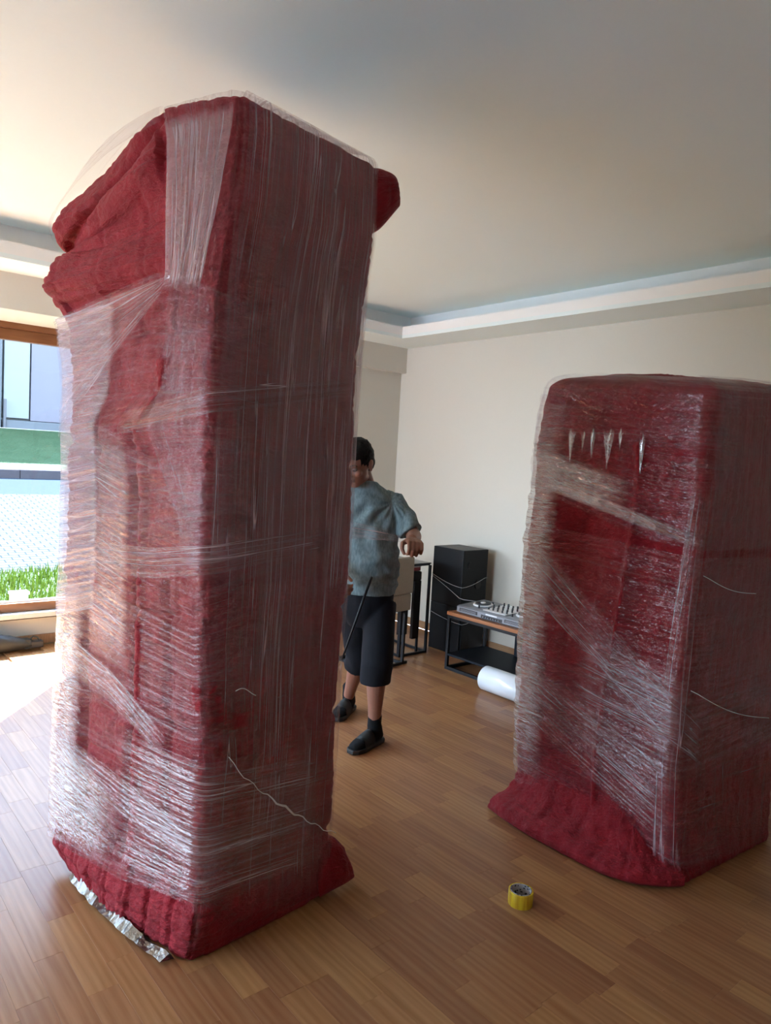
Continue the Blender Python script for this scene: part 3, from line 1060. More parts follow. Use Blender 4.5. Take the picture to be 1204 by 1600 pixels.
# ---- film on the tall bundle
def strip(S_, s0, s1, lo, hi, na, nb, off, mat, parent, **kw):
    """wrap running around the block from s0 to s1; lo/hi polylines of t over a"""
    la = np.linspace(0, 1, len(lo)); ha = np.linspace(0, 1, len(hi))

    def fn(a, b):
        tl = np.interp(a, la, lo); th = np.interp(a, ha, hi)
        return s0 + (s1 - s0) * a, tl * (1 - b) + th * b
    return obj('film_wrap', S_.film(fn, na, nb, off, 'film_wrap', **kw), mat, parent)


def vstrip(S_, sl, sr, t0, t1, na, nb, off, mat, parent, **kw):
    """wrap running up the block from t0 to t1; sl/sr polylines of s over a"""
    la = np.linspace(0, 1, len(sl))

    def fn(a, b):
        l = np.interp(a, la, sl); r = np.interp(a, la, sr)
        return l * (1 - b) + r * b, t0 + (t1 - t0) * a
    return obj('film_wrap', S_.film(fn, na, nb, off, 'film_wrap', **kw), mat, parent)


# continuous spiral of the room side (s from L=3 round M, N, R)
strip(ST, 2.9, 5.9, [.10, .115, .13, .145, .155, .17, .19, .215, .04, .03, .03], [1.20, 1.10, 1.05, 1.1], 240, 90, 0.008, M['film'], tall, ridge=0.0015, seed=1.0)
strip(ST, 2.9, 5.9, [0.62, 0.74, 0.70, 0.8], [1.62, 1.62, 1.55, 1.7], 240, 90, 0.011, M['film'], tall, ridge=0.0015, seed=5.0)
strip(ST, 2.9, 5.95, [1.18, 1.2, 1.3, 1.35], [2.08, 2.16, 2.10, 1.98], 240, 80, 0.014, M['film'], tall, ridge=0.002, seed=9.0)
# up-and-over bands on the room-facing side
vstrip(ST, [4.95, 5.0, 4.9, 4.15, 4.0, 4.1], [5.95, 5.97, 5.97, 5.96, 5.95, 5.9], 0.03, 2.95, 220, 100, 0.011, M['film'], tall, ridge=0.0015, rfreq=50, seed=13.0)
vstrip(ST, [5.1, 5.12, 5.15, 5.2], [5.55, 5.6, 5.62, 5.7], 0.3, 2.95, 200, 60, 0.014, M['film_stripes'], tall, seed=17.0)
vstrip(ST, [5.62, 5.62, 5.6, 5.62], [5.92, 5.93, 5.95, 5.95], 1.1, 2.95, 160, 40, 0.016, M['film_stripes'], tall, seed=19.0)
vstrip(ST, [4.02, 4.05], [4.75, 4.95], 2.10, 2.62, 60, 60, 0.022, M['film_dense'], tall, ridge=0.003, rfreq=40, seed=23.0)
vstrip(ST, [5.02, 5.03, 5.04, 5.05], [5.95, 5.96, 5.96, 5.95], 1.2, 2.95, 200, 90, 0.018, M['film_veil'], tall, seed=71.0)
vstrip(ST, [5.3, 5.3, 5.3, 5.3], [5.96, 5.96, 5.96, 5.95], 0.04, 2.3, 200, 70, 0.0165, M['film_veil'], tall, seed=75.0)
# narrow gathered bands
strip(ST, 2.95, 4.6, [0.80, 0.74, 0.60], [0.95, 0.86, 0.69], 140, 16, 0.020, M['film_shiny'], tall, ridge=0.003, rfreq=80, seed=27.0)
strip(ST, 2.95, 5.95, [0.44, 0.33, 0.30], [0.56, 0.47, 0.36], 160, 16, 0.018, M['film_shiny'], tall, ridge=0.003, rfreq=80, seed=31.0)
strip(ST, 2.95, 5.8, [1.16, 1.2, 1.3], [1.26, 1.30, 1.38], 180, 14, 0.019, M['film_stripes'], tall, ridge=0.002, rfreq=80, seed=35.0)
strip(ST, 3.9, 5.9, [1.66, 1.72, 1.84], [1.74, 1.80, 1.90], 160, 14, 0.021, M['film_stripes'], tall, ridge=0.002, rfreq=80, seed=37.0)
strip(ST, 3.9, 5.95, [0.17, 0.19, 0.13], [0.68, 0.66, 0.60], 160, 60, 0.019, M['film_shiny'], tall, ridge=0.0015, rfreq=80, seed=41.0)
# crinkled layers towards the window
strip(ST, 2.9, 3.45, [0.11, 0.14], [1.15, 1.15], 70, 120, 0.022, M['film_crinkle'], tall, ridge=0.004, rfreq=30, seed=43.0)
strip(ST, 2.9, 4.0, [0.11, 0.17], [0.60, 0.42], 90, 60, 0.026, M['film_crinkle'], tall, ridge=0.003, rfreq=60, seed=47.0)
strip(ST, 2.9, 3.62, [0.95, 1.05], [2.09, 2.10], 80, 90, 0.030, M['film_dense'], tall, ridge=0.002, rfreq=14, seed=51.0)
strip(ST, 3.5, 4.02, [0.9, 0.85], [1.72, 1.66], 70, 70, 0.026, M['film_shiny'], tall, ridge=0.003, rfreq=60, seed=53.0)
# gathers radiating from the upper corner fold
def fan_fn(a, b):
    s = 4.12 + (3.0 - 4.12) * a
    t_hi = 2.14 + (2.085 - 2.14) * a
    t_lo = 2.12 + (1.62 - 2.12) * a
    return s, t_lo * (1 - b) + t_hi * b


obj('film_wrap', ST.film(fan_fn, 110, 110, 0.036, 'film_wrap', ridge=0.006, rfreq=34, seed=57.0), M['film_stripes'], tall)
# transparent sheet arched over the upper left shoulder
def arch(a, b):
    s = 3.02 + 1.0 * a
    return s, 2.62 + 0.2 * b - 0.16 * (1 - a) ** 2 * (1 - b)


obj('film_wrap', ST.film(arch, 60, 20, 0.016, 'film_wrap', ridge=0.002, seed=61.0,
                         sag=lambda a, b: 0.045 * np.sin(a * PI) * (1 - 0.4 * b)), M['film_clear'], tall)

# thin loose threads of film
def thread(name, pts, r, parent, mat=None):
    return obj(name, tube(pts, r, 6), mat or M['white_plastic'], parent, True)


def on(S_, s, t, off):
    p, n = S_.ev(np.array([s]), np.array([t]))
    return Vector(p[0] + n[0] * off)


pts = [on(ST, 5.12 + 0.83 * k / 24, 0.66 - 0.42 * (k / 24) ** 0.8 + 0.006 * math.sin(k * 1.7), 0.034) for k in range(25)]
thread('film_thread', pts, [0.0012 + 0.0025 * math.exp(-((k - 12) / 4) ** 2) for k in range(25)], tall)
pts = [on(ST, 5.16 + 0.13 * k / 10, 0.87 - 0.002 * k + 0.010 * math.sin(k * 0.45), 0.034) for k in range(11)]
thread('film_thread', pts, 0.0014, tall)

# silver foil lining peeping out below the hem
b = bmesh.new()
prev = None
n = 26
for k in range(n + 1):
    f = k / n
    x_ = 0.835 + (0.925 - 0.835) * f
    y_ = 2.66 + (2.04 - 2.66) * f
    w_ = 0.008 + 0.018 * abs(math.sin(f * 7 + 0.5)) * (1 - 0.3 * f)
    ox = -0.012 - 0.016 * math.sin(f * PI) + random.uniform(-0.004, 0.004)
    a_ = b.verts.new((x_ + ox + 0.03, y_, 0.012 + w_ + random.uniform(-0.003, 0.003)))
    m_ = b.verts.new((x_ + ox, y_, 0.010 + random.uniform(0, 0.008)))
    c_ = b.verts.new((x_ + ox + 0.05, y_ + 0.005, 0.004))
    if prev:
        b.faces.new((prev[0], a_, m_, prev[1]))
        b.faces.new((prev[1], m_, c_, prev[2]))
    prev = (a_, m_, c_)
bmesh.ops.solidify(b, geom=b.faces[:], thickness=0.001)
o = obj('foil_edge', b, M['foil'], tall)
o['label'] = 'crumpled silver foil edge under the hem'

# ================================================================== RIGHT BUNDLE
rb = thing('wrapped_appliance', 'shorter bundle, dark red blanket tightly wrapped in shiny film, cut off by the right edge', 'wrapped furniture', (0, 0, 0))
Nr = [(0, 2.74, 1.28, 0), (.1, 2.72, 1.31, .1), (.48, 2.70, 1.33, .48), (.86, 2.705, 1.33, .86), (1.24, 2.725, 1.33, 1.24), (1.59, 2.75, 1.33, 1.59), (1.79, 2.755, 1.335, 1.79), (1.90, 2.76, 1.34, 1.92), (1.94, 2.775, 1.355, 1.985)]
Rr = [(0, 3.46, 1.22, 0), (1.94, 3.52, 1.28, 2.04)]
Br = [(0, 3.45, 2.12, 0), (1.94, 3.45, 2.10, 2.12)]
Lr = [(0, 2.73, 2.12, 0), (.34, 2.69, 2.12, .34), (.66, 2.672, 2.12, .66), (.965, 2.664, 2.12, .965), (1.25, 2.66, 2.12, 1.25), (1.30, 2.655, 2.12, 1.30), (1.36, 2.665, 2.12, 1.36), (1.54, 2.68, 2.12, 1.54), (1.83, 2.69, 2.12, 1.83), (1.90, 2.705, 2.11, 1.96), (1.94, 2.725, 2.10, 2.04)]
TR = np.arange(0, 1.941, 0.0065)
SR = Surf([Nr, Rr, Br, Lr], [80, 50, 50, 86], TR, 2.6, 0.03, 14, 1.7)


def d_right(S, T, A, P):
    d = quilt(A, T, P, 0.05, 0.12, 0.0055, 4.0)
    d = d + 0.012 * vnoise(P * 2.8 + 5) + 0.005 * vnoise(P * 8)
    left = (S > 2.95)
    # deep valley next to the upright fold, ridge at its edge
    d = d - 0.045 * bump1(S, 3.38, 0.14) * bump1(T, 1.20, 0.36)
    d = d - 0.030 * bump1(S, 3.42, 0.10) * bump1(T, 0.55, 0.30)
    d = d + 0.020 * bump1(S, 3.60 - 0.06 * np.cos(T * 2), 0.02) * (T < 1.75) * left
    d = d - 0.020 * bump1(S, 3.74, 0.05) * bump1(T, 0.9, 0.7)
    # bite of the film band
    tb = 1.60 - (S - 3.0) * 0.24
    d = d - 0.022 * bump1(T, tb, 0.02) * ((S > 3.15) | (S < 0.1))
    d = d + 0.012 * bump1(T, 1.72, 0.07) * left
    return d


obj('blanket', SR.body(d_right, 'blanket'), M['blanket'], rb)

# bare rolled hem on the floor side: puffy tube along the left face
hp = [(2.575, 2.16), (2.545, 2.04), (2.53, 1.90), (2.53, 1.75), (2.53, 1.62), (2.54, 1.50), (2.58, 1.40), (2.66, 1.32), (2.74, 1.27)]
kk = np.linspace(0, len(hp) - 1, 110)
hx = np.interp(kk, range(len(hp)), [p[0] for p in hp]); hy = np.interp(kk, range(len(hp)), [p[1] for p in hp])
hx = gauss(hx, 3, 0, False); hy = gauss(hy, 3, 0, False)
sec = [(0.0, 0.004), (-0.018, 0.022), (-0.008, 0.05), (0.03, 0.072), (0.08, 0.085), (0.125, 0.115), (0.155, 0.17), (0.175, 0.25)]
cs = np.linspace(0, len(sec) - 1, 44)
so = gauss(np.interp(cs, range(len(sec)), [p[0] for p in sec]), 1.5, 0, False)
sz = gauss(np.interp(cs, range(len(sec)), [p[1] for p in sec]), 1.5, 0, False)
tx = np.gradient(hx); ty = np.gradient(hy)
ll = np.hypot(tx, ty); nx, ny = -ty / ll, tx / ll      # points to +x side (inwards)
sgn = np.where(nx > 0, 1, 1)
Pg = np.zeros((len(cs), len(kk), 3))
arc = np.concatenate([[0], np.cumsum(np.hypot(np.diff(hx), np.diff(hy)))])
for i in range(len(cs)):
    Pg[i, :, 0] = hx + nx * so[i]
    Pg[i, :, 1] = hy + ny * so[i]
    Pg[i, :, 2] = sz[i]
A_, T_ = np.meshgrid(arc, np.concatenate([[0], np.cumsum(np.hypot(np.diff(so), np.diff(sz)))]))
dq = quilt(A_, T_, Pg, 0.045, 0.13, 0.006, 2.0) + 0.010 * vnoise(Pg * 9) + 0.004 * vnoise(Pg * 25)
Pg[..., 0] -= nx[None] * dq
Pg[..., 1] -= ny[None] * dq
Pg[..., 2] = np.maximum(Pg[..., 2] + dq * 0.7, 0.002)
o = obj('blanket_hem', grid_mesh(Pg, np.stack([A_, T_], -1), False, 'blanket_hem'), M['blanket'], rb)
o['label'] = 'bare red blanket hem spread on the floor'

strip(SR, 2.95, 5.3, [0.20, 0.16, 0.05, 0.03, 0.03], [0.80, 0.72, 0.7], 220, 70, 0.010, M['film'], rb, ridge=0.002, seed=2.0)
strip(SR, 2.95, 5.3, [0.48, 0.42, 0.5], [1.38, 1.30, 1.2], 220, 70, 0.014, M['film_clear'], rb, ridge=0.002, seed=6.0)
strip(SR, 2.95, 5.3, [1.55, 1.36, 1.30, 1.3], [2.15, 2.05, 2.05, 2.1], 220, 70, 0.016, M['film_clear'], rb, ridge=0.003, rfreq=40, seed=10.0)
strip(SR, 2.95, 4.3, [1.72, 1.70, 1.62], [2.02, 2.02, 2.0], 140, 40, 0.020, M['film'], rb, ridge=0.003, rfreq=40, seed=14.0)
strip(SR, 3.1, 4.02, [1.53, 1.34], [1.585, 1.40], 110, 12, 0.020, M['film_crinkle'], rb, ridge=0.005, rfreq=60, seed=18.0)
strip(SR, 2.95, 4.2, [1.12, 0.45], [1.38, 0.62], 140, 24, 0.018, M['film_stripes'], rb, ridge=0.003, rfreq=60, seed=22.0)
strip(SR, 2.95, 4.0, [0.50, 0.12], [0.80, 0.48], 140, 40, 0.020, M['film_shiny'], rb, ridge=0.004, rfreq=40, seed=26.0)
strip(SR, 3.4, 4.05, [0.42, 0.36], [0.98, 0.86], 110, 50, 0.022, M['film_shiny'], rb, ridge=0.004, rfreq=40, seed=30.0)
strip(SR, 2.9, 3.22, [0.10, 0.08], [1.90, 1.90], 44, 240, 0.022, M['film_crinkle'], rb, ridge=0.006, rfreq=40, seed=34.0)
strip(SR, 2.95, 3.65, [1.55, 1.42], [1.74, 1.60], 90, 24, 0.026, M['film_crinkle'], rb, ridge=0.006, rfreq=70, seed=38.0)
vstrip(SR, [3.90, 3.92, 3.93, 3.95], [4.02, 4.03, 4.02, 4.03], 0.06, 1.60, 240, 14, 0.024, M['film_stripes'], rb, ridge=0.005, rfreq=80, seed=42.0)
vstrip(SR, [4.05, 4.05], [4.9, 4.9], 0.02, 2.2, 160, 70, 0.012, M['film'], rb, ridge=0.002, seed=46.0)
# hanging film teeth that catch the window light
for (s0, t0, w0, h0) in ((3.27, 1.80, .035, .15), (3.34, 1.79, .02, .09), (3.40, 1.80, .02, .12), (3.49, 1.80, .05, .17), (3.56, 1.80, .02, .08), (3.68, 1.78, .022, .16)):
    def tooth(a, b, s0=s0, t0=t0, w0=w0, h0=h0):
        return s0 + w0 * (b - 0.5) * (1 - a) * 1.6, t0 - h0 * a + 0.01 * np.sin(b * 9 + s0 * 40)
    obj('film_pleat', SR.film(tooth, 20, 12, 0.036, 'film_pleat', ridge=0.007, rfreq=90, seed=s0 * 10), M['film_pleat'], rb)
pts = [on(SR, 4.03 + 0.75 * k / 16, 0.79 - 0.22 * k / 16 - 0.03 * math.sin(k / 16 * PI), 0.03) for k in range(17)]
thread('film_thread', pts, 0.0015, rb)
pts = [on(SR, 4.03 + 0.5 * k / 16, 1.24 - 0.12 * k / 16 - 0.02 * math.sin(k / 16 * PI), 0.03) for k in range(17)]
thread('film_thread', pts, 0.0012, rb)

# ================================================================== SMALL THINGS
# tape roll
tp = thing('tape_roll', 'roll of yellow packing tape lying on the wooden floor', 'tape', (2.118, 1.588, 0.0))
def annulus(r0, r1, h, n=48):
    rings = [[Vector((r * math.cos(2 * PI * i / n), r * math.sin(2 * PI * i / n), z)) for i in range(n)] for r, z in
             ((r0, 0), (r1, 0), (r1 + .0004, 0.001), (r1 + .0004, h - 0.001), (r1, h), (r0, h), (r0, 0))]
    return loft(rings, False)


obj('tape_winding', annulus(0.0395, 0.046, 0.052), M['tape'], tp, True)
obj('core', annulus(0.0365, 0.0393, 0.053), M['tape_core'], tp, True)
b = bmesh.new()
bb = box(0.0462, 0.0468, -0.012, 0.006, 0.001, 0.051)
obj('tape_end', bb, M['tape'], tp)

# roll of stretch film on the floor
fr = thing('stretch_film_roll', 'fat white roll of stretch film lying on the floor before the low console', 'film roll', (3.93, 3.40, 0.0))
n = 48
rings = []
for y_, r_ in ((0, 0.038), (0, 0.082), (-0.006, 0.088), (-0.24, 0.0885), (-0.5, 0.088), (-0.506, 0.082), (-0.506, 0.038), (0, 0.038)):
    rings.append([Vector((r_ * math.cos(2 * PI * i / n), y_, 0.0885 + r_ * math.sin(2 * PI * i / n))) for i in range(n)])
obj('film_winding', loft(rings, False), M['film_roll'], fr, True)
rings = []
for y_, r_ in ((0.012, 0.033), (0.012, 0.0375), (-0.518, 0.0375), (-0.518, 0.033), (0.012, 0.033)):
    rings.append([Vector((r_ * math.cos(2 * PI * i / n), y_, 0.0885 + r_ * math.sin(2 * PI * i / n))) for i in range(n)])
obj('core', loft(rings, False), M['white_plastic'], fr, True)

# speakers: two stacked black boxes
def speaker(z0, h, label, port):
    t = thing('speaker', label, 'speaker', (4.41, 4.14, z0))
    W, D = 0.31, 0.36
    obj('cabinet', box(0, W, 0, D, 0, h, 0.006), M['speaker_black'], t)
    if port:
        pr_ = obj('bass_port', cyl((0.20, -0.001, 0.19), 0.035, 0.012, 28, axis='y'), M['cone'], t)
        obj('port_rim', annulus_y(0.20, 0.19, 0.034, 0.040), M['speaker_black'], t)
        obj('tweeter', cyl((0.09, -0.001, 0.36), 0.03, 0.006, 28, axis='y'), M['speaker_black'], t)
    else:
        obj('grille', box(0.02, W - 0.02, -0.008, 0.002, 0.03, h - 0.03, 0.004), M['speaker_black'], t)
    return t


def annulus_y(cx, cz, r0, r1, n=32):
    rings = [[Vector((cx + r * math.cos(2 * PI * i / n), y, cz + r * math.sin(2 * PI * i / n))) for i in range(n)] for r, y in ((r0, 0), (r0, -0.008), (r1, -0.008), (r1, 0), (r0, 0))]
    return loft(rings, False)


speaker(0.0, 0.41, 'lower black speaker box standing on the floor in the corner', False)
speaker(0.41, 0.49, 'upper black speaker box with a round port, stacked on the other', True)
t = thing('speaker_cable', 'thin grey cable sagging across the upper speaker to the console', 'cable', (4.40, 4.13, 0.0))
pts = []
for k in range(17):
    f = k / 16
    pts.append((-0.012 if k < 9 else 0.0 + (k - 8) / 8 * 0.30, (0.36 - 0.38 * k / 8) if k < 9 else -0.016, 0.66 - 0.10 * math.sin(min(1, f * 1.05) * PI) * 0.7))
obj('cable', tube(pts, 0.0022, 6), M['cable'], t, True)
pts = [(-0.012, 0.36 - 0.05 * k, 0.645 - 0.018 * k - 0.0004 * k * k) for k in range(8)] + [(-0.03, -0.06, 0.50), (0.02, -0.16, 0.50)]
obj('cable', tube(pts, 0.0022, 6), M['cable'], t, True)
t2 = thing('speaker_cable', 'thin grey cable sagging low across the lower speaker', 'cable', (4.40, 4.13, 0.0))
pts = [(-0.012 if k < 7 else (k - 6) / 6 * 0.2, 0.36 - 0.38 * min(k, 6) / 6 - (0.018 if k >= 6 else 0), 0.33 - 0.05 * math.sin(k / 12 * PI)) for k in range(13)]
obj('cable', tube(pts, 0.002, 6), M['cable'], t2, True)

# low console table with black frame
dt = thing('console_table', 'low console with wooden top and black metal frame by the right wall', 'table', (4.045, 2.62, 0.0))
CW, CL, CH = 0.46, 1.31, 0.462
for yy in (0, CL - 0.024):
    for xx in (0, CW - 0.024):
        obj('leg', box(xx, xx + 0.024, yy, yy + 0.024, 0.0, CH - 0.026, 0.002), M['black_metal'], dt)
b = box(0, 0.024, 0.024, CL - 0.024, 0.0, 0.024, 0.002)
obj('bottom_rail', b, M['black_metal'], dt)
obj('bottom_rail', box(CW - 0.024, CW, 0.024, CL - 0.024, 0.0, 0.024, 0.002), M['black_metal'], dt)
for yy in (0, CL - 0.024):
    obj('side_rail', box(0.024, CW - 0.024, yy, yy + 0.024, 0.0, 0.024, 0.002), M['black_metal'], dt)
    obj('side_rail', box(0.024, CW - 0.024, yy, yy + 0.024, CH - 0.05, CH - 0.026, 0.002), M['black_metal'], dt)
for xx in (0, CW - 0.024):
    obj('top_rail', box(xx, xx + 0.024, 0.024, CL - 0.024, CH - 0.05, CH - 0.026, 0.002), M['black_metal'], dt)
obj('shelf', box(0.002, CW - 0.002, 0.003, CL - 0.003, 0.112, 0.128, 0.002), M['navy_panel'], dt)
obj('table_top', box(-0.004, CW + 0.004, -0.004, CL + 0.004, CH - 0.026, CH, 0.003), M['table_wood'], dt)
o = obj('back_panel', box(CW - 0.03, CW - 0.01, 0.026, CL - 0.34, 0.128, CH - 0.05), M['navy_panel'], dt)

# DJ controller on the console
dj = thing('dj_controller', 'grey DJ controller with jog wheels on the low console', 'dj controller', (4.085, 3.17, CH))
DW, DL = 0.31, 0.70
b = loft([[Vector((0, y, 0.008)), Vector((DW, y, 0.008)), Vector((DW, y, 0.075)), Vector((0.02, y, 0.058)), Vector((0, y, 0.05))] for y in (0, DL)])
obj('body', b, M['grey_plastic'], dj)
obj('foot_strip', box(0.01, DW - 0.01, 0.02, DL - 0.02, 0.0, 0.008), M['dark_plastic'], dj)
for k, (ya, yb) in enumerate(((0.03, 0.215), (0.485, 0.67))):
    o = obj('front_panel', box(-0.004, 0.002, ya, yb, 0.018, 0.043, 0.002), M['dark_plastic'], dj)
    for j in range(3):
        obj('slot', box(-0.006, -0.003, ya + 0.012, yb - 0.012, 0.021 + j * 0.007, 0.0235 + j * 0.007), M['grey_plastic'], o)
o = obj('socket_panel', box(-0.004, 0.002, 0.24, 0.445, 0.010, 0.034, 0.002), M['dark_plastic'], dj)
for j in range(7):
    obj('knob', cyl((-0.008, 0.265 + j * 0.025, 0.021), 0.005, 0.012, 10, axis='x'), M['grey_plastic'], o)
o = obj('name_plate', box(-0.003, 0.003, 0.29, 0.40, 0.037, 0.049, 0.001), M['white_plastic'], dj)
ang_t = math.atan2(0.017, 0.29)
for yc in (0.135, 0.565):
    rot = Matrix.Rotation(-ang_t, 4, 'Y')
    b = cyl((0, 0, 0), 0.078, 0.012, 40, bev=0.003)
    bmesh.ops.transform(b, matrix=Matrix.Translation((0.15, yc, 0.074)) @ rot, verts=b.verts)
    jw = obj('jog_wheel', b, M['white_plastic'], dj)
    b = cyl((0, 0, 0), 0.062, 0.010, 40, bev=0.002)
    bmesh.ops.transform(b, matrix=Matrix.Translation((0.15, yc, 0.082)) @ rot, verts=b.verts)
    obj('platter', b, M['dark_plastic'], jw)
    b = cyl((0, 0, 0), 0.020, 0.006, 24)
    bmesh.ops.transform(b, matrix=Matrix.Translation((0.15, yc, 0.089)) @ rot, verts=b.verts)
    obj('centre_cap', b, M['white_plastic'], jw)
b = box(0.03, DW - 0.02, 0.235, 0.455, 0.0, 0.004)
bmesh.ops.transform(b, matrix=Matrix.Translation((0, 0, 0.060)) @ Matrix.Rotation(-ang_t, 4, 'Y'), verts=b.verts)
mx = obj('mixer_plate', b, M['white_plastic'], dj)
for i in range(4):
    for j in range(5):
        xx, yy = 0.07 + i * 0.06, 0.255 + j * 0.045
        zz = 0.064 + xx * 0.058
        hh = random.choice((0.016, 0.022, 0.028, 0.04))
        obj('knob', cyl((xx, yy, zz + hh / 2), 0.0075, hh, 14, r2=0.006), M['dark_plastic'], mx)
for yy in (0.20, 0.50):
    for i in range(3):
        xx = 0.06 + i * 0.08
        obj('knob', cyl((xx, yy + (0.03 if yy > 0.4 else 0.0) - 0.005, 0.068 + xx * 0.058), 0.007, 0.022, 14), M['dark_plastic'], dj)

# high glass table with black frame
ht = thing('bar_table', 'tall glass-topped table with a thin black metal frame in the corner', 'table', (3.93, 4.35, 0.0))
TW, TD, TH = 0.32, 0.62, 0.775
lg = 0.02
for xx in (0, TW - lg):
    for yy in (0, TD - lg):
        obj('leg', box(xx, xx + lg, yy, yy + lg, 0, TH - lg, 0.002), M['black_metal'], ht)
for z_ in (0.0, TH - lg):
    for yy in (0, TD - lg):
        obj('rail', box(lg, TW - lg, yy, yy + lg, z_, z_ + lg, 0.002), M['black_metal'], ht)
    for xx in (0, TW - lg):
        obj('rail', box(xx, xx + lg, lg, TD - lg, z_, z_ + lg, 0.002), M['black_metal'], ht)
obj('glass_top', box(0.003, TW - 0.003, 0.003, TD - 0.003, TH - lg + 0.012, TH + 0.002, 0.002), M['table_glass'], ht)

st = thing('nesting_stool', 'dark upholstered stool frame tucked beneath the tall glass table', 'stool', (3.965, 4.40, 0.0))
obj('seat', box(0.0, 0.225, 0, 0.42, 0.62, 0.70, 0.012), M['dark_leather'], st)
obj('side_panel', box(0.0, 0.09, 0.0, 0.035, 0.17, 0.62, 0.006), M['dark_leather'], st)
obj('side_panel', box(0.150, 0.225, 0.0, 0.035, 0.12, 0.62, 0.006), M['dark_leather'], st)
for xx in (0.0, 0.205):
    for yy in (0.0, 0.40):
        obj('leg', box(xx, xx + 0.018, yy + 0.001, yy + 0.018, 0, 0.62 if yy else 0.17, 0.002), M['black_metal'], st)
# box of snacks on the table top
t = thing('sweet_tin', 'small red and white tin lying under the glass of the tall table', 'tin', (4.03, 4.50, 0.702))
obj('tin', box(-0.03, 0.16, -0.08, 0.10, 0.0, 0.030, 0.006), simple('red_tin', (0.30, 0.03, 0.03), 0.35), t)
obj('lid', box(-0.032, 0.162, -0.082, 0.102, 0.030, 0.040, 0.004), M['white_plastic'], t)

# upholstered bar chair behind the man
ch = thing('bar_chair', 'beige upholstered chair with thin black frame, right behind the man', 'chair', (3.90, 4.20, 0.0), math.radians(8))
obj('backrest', box(-0.44, 0.0, -0.012, 0.03, 0.57, 0.865, 0.012), M['cream_leather'], ch)
obj('seat', box(-0.44, 0.0, 0.0, 0.42, 0.43, 0.568, 0.015), M['cream_leather'], ch)
for xx in (-0.41, -0.085):
    obj('leg', box(xx, xx + 0.022, -0.01, 0.012, 0.0, 0.42, 0.002), M['black_metal'], ch)
    obj('leg', box(xx, xx + 0.022, 0.40, 0.422, 0.0, 0.42, 0.002), M['black_metal'], ch)
    obj('runner', box(xx, xx + 0.022, 0.012, 0.40, 0.0, 0.022, 0.002), M['black_metal'], ch)
obj('cross_bar', box(-0.418, -0.022, -0.01, 0.012, 0.0, 0.022, 0.002), M['black_metal'], ch)
obj('cross_bar', box(-0.418, -0.022, 0.40, 0.422, 0.0, 0.022, 0.002), M['black_metal'], ch)

# folded black bag / umbrella under the window
bg_ = thing('rolled_bag', 'black rolled bag lying on the floor below the window', 'bag', (1.0, 5.92, 0.0))
bp = [(-0.55, 0, 0.075), (-0.2, 0, 0.08), (0.15, 0.0, 0.08), (0.30, 0.01, 0.074), (0.40, 0.02, 0.06), (0.47, 0.03, 0.05), (0.51, 0.04, 0.045)]
me = remeshed(tube(bp, [0.07, 0.078, 0.078, 0.072, 0.056, 0.042, 0.04], 18), 0.008, 3,
              lambda co: 0.004 * vnoise(co * np.array([10, 25, 25])) + 0.003 * vnoise(co * np.array([30, 12, 12])))
n_ = len(me.vertices)
co = np.empty(n_ * 3); me.vertices.foreach_get('co', co); co = co.reshape(-1, 3)
co[:, 2] = np.maximum(co[:, 2], 0.002)
me.vertices.foreach_set('co', co.ravel())
obj('bag_body', me, M['bag_cloth'], bg_, True)
b = box(0.49, 0.60, 0.0, 0.07, 0.012, 0.065, 0.008)
obj('buckle', b, M['dark_plastic'], bg_)
b = box(0.46, 0.505, -0.005, 0.085, 0.010, 0.085, 0.006)
obj('strap', b, M['bag_cloth'], bg_)
obj('strap', tube([(0.50, 0.02, 0.08), (0.53, 0.03, 0.10), (0.56, 0.03, 0.09), (0.58, 0.03, 0.06)], 0.006, 8), M['bag_cloth'], bg_, True)

# ================================================================== THE MAN
V = Vector
man = thing('person', 'man in grey-blue t-shirt and black three-quarter shorts, head bowed, stepping between the bundles', 'person', (0, 0, 0))
lat = V((0.84, -0.54, 0)).normalized()          # towards his left
fwd = V((-0.54, -0.84, 0)).normalized()
up = V((0, 0, 1))


def bend(a, b, k):
    return a.lerp(b, k)


neck_b = V((2.575, 3.22, 1.455))
hc = V((2.475, 3.18, 1.595))                       # centre of the skull
hf = V((-0.90, -0.35, -0.42)).normalized()       # where the face points
hl = up.cross(hf).normalized()                   # his left
hu = hf.cross(hl).normalized()
HR = Matrix((hf, hl, hu)).transposed() * 1.08           # local x = face, y = left, z = crown

Ls, Le, Lw = V((2.718, 3.150, 1.385)), V((2.745, 2.965, 1.205)), V((2.610, 2.835, 1.205))
Rs, Re, Rw = V((2.440, 3.322, 1.365)), V((2.310, 3.250, 1.120)), V((2.290, 3.100, 0.960))
Lh, Lk, La = V((2.670, 3.140, 0.80)), V((2.585, 3.040, 0.46)), V((2.605, 3.055, 0.095))
Rh, Rk, Ra = V((2.555, 3.245, 0.80)), V((2.700, 3.340, 0.44)), V((2.800, 3.555, 0.095))


def hp_(x, y, z):
    return hc + HR @ V((x, y, z))


bm = bmesh.new()
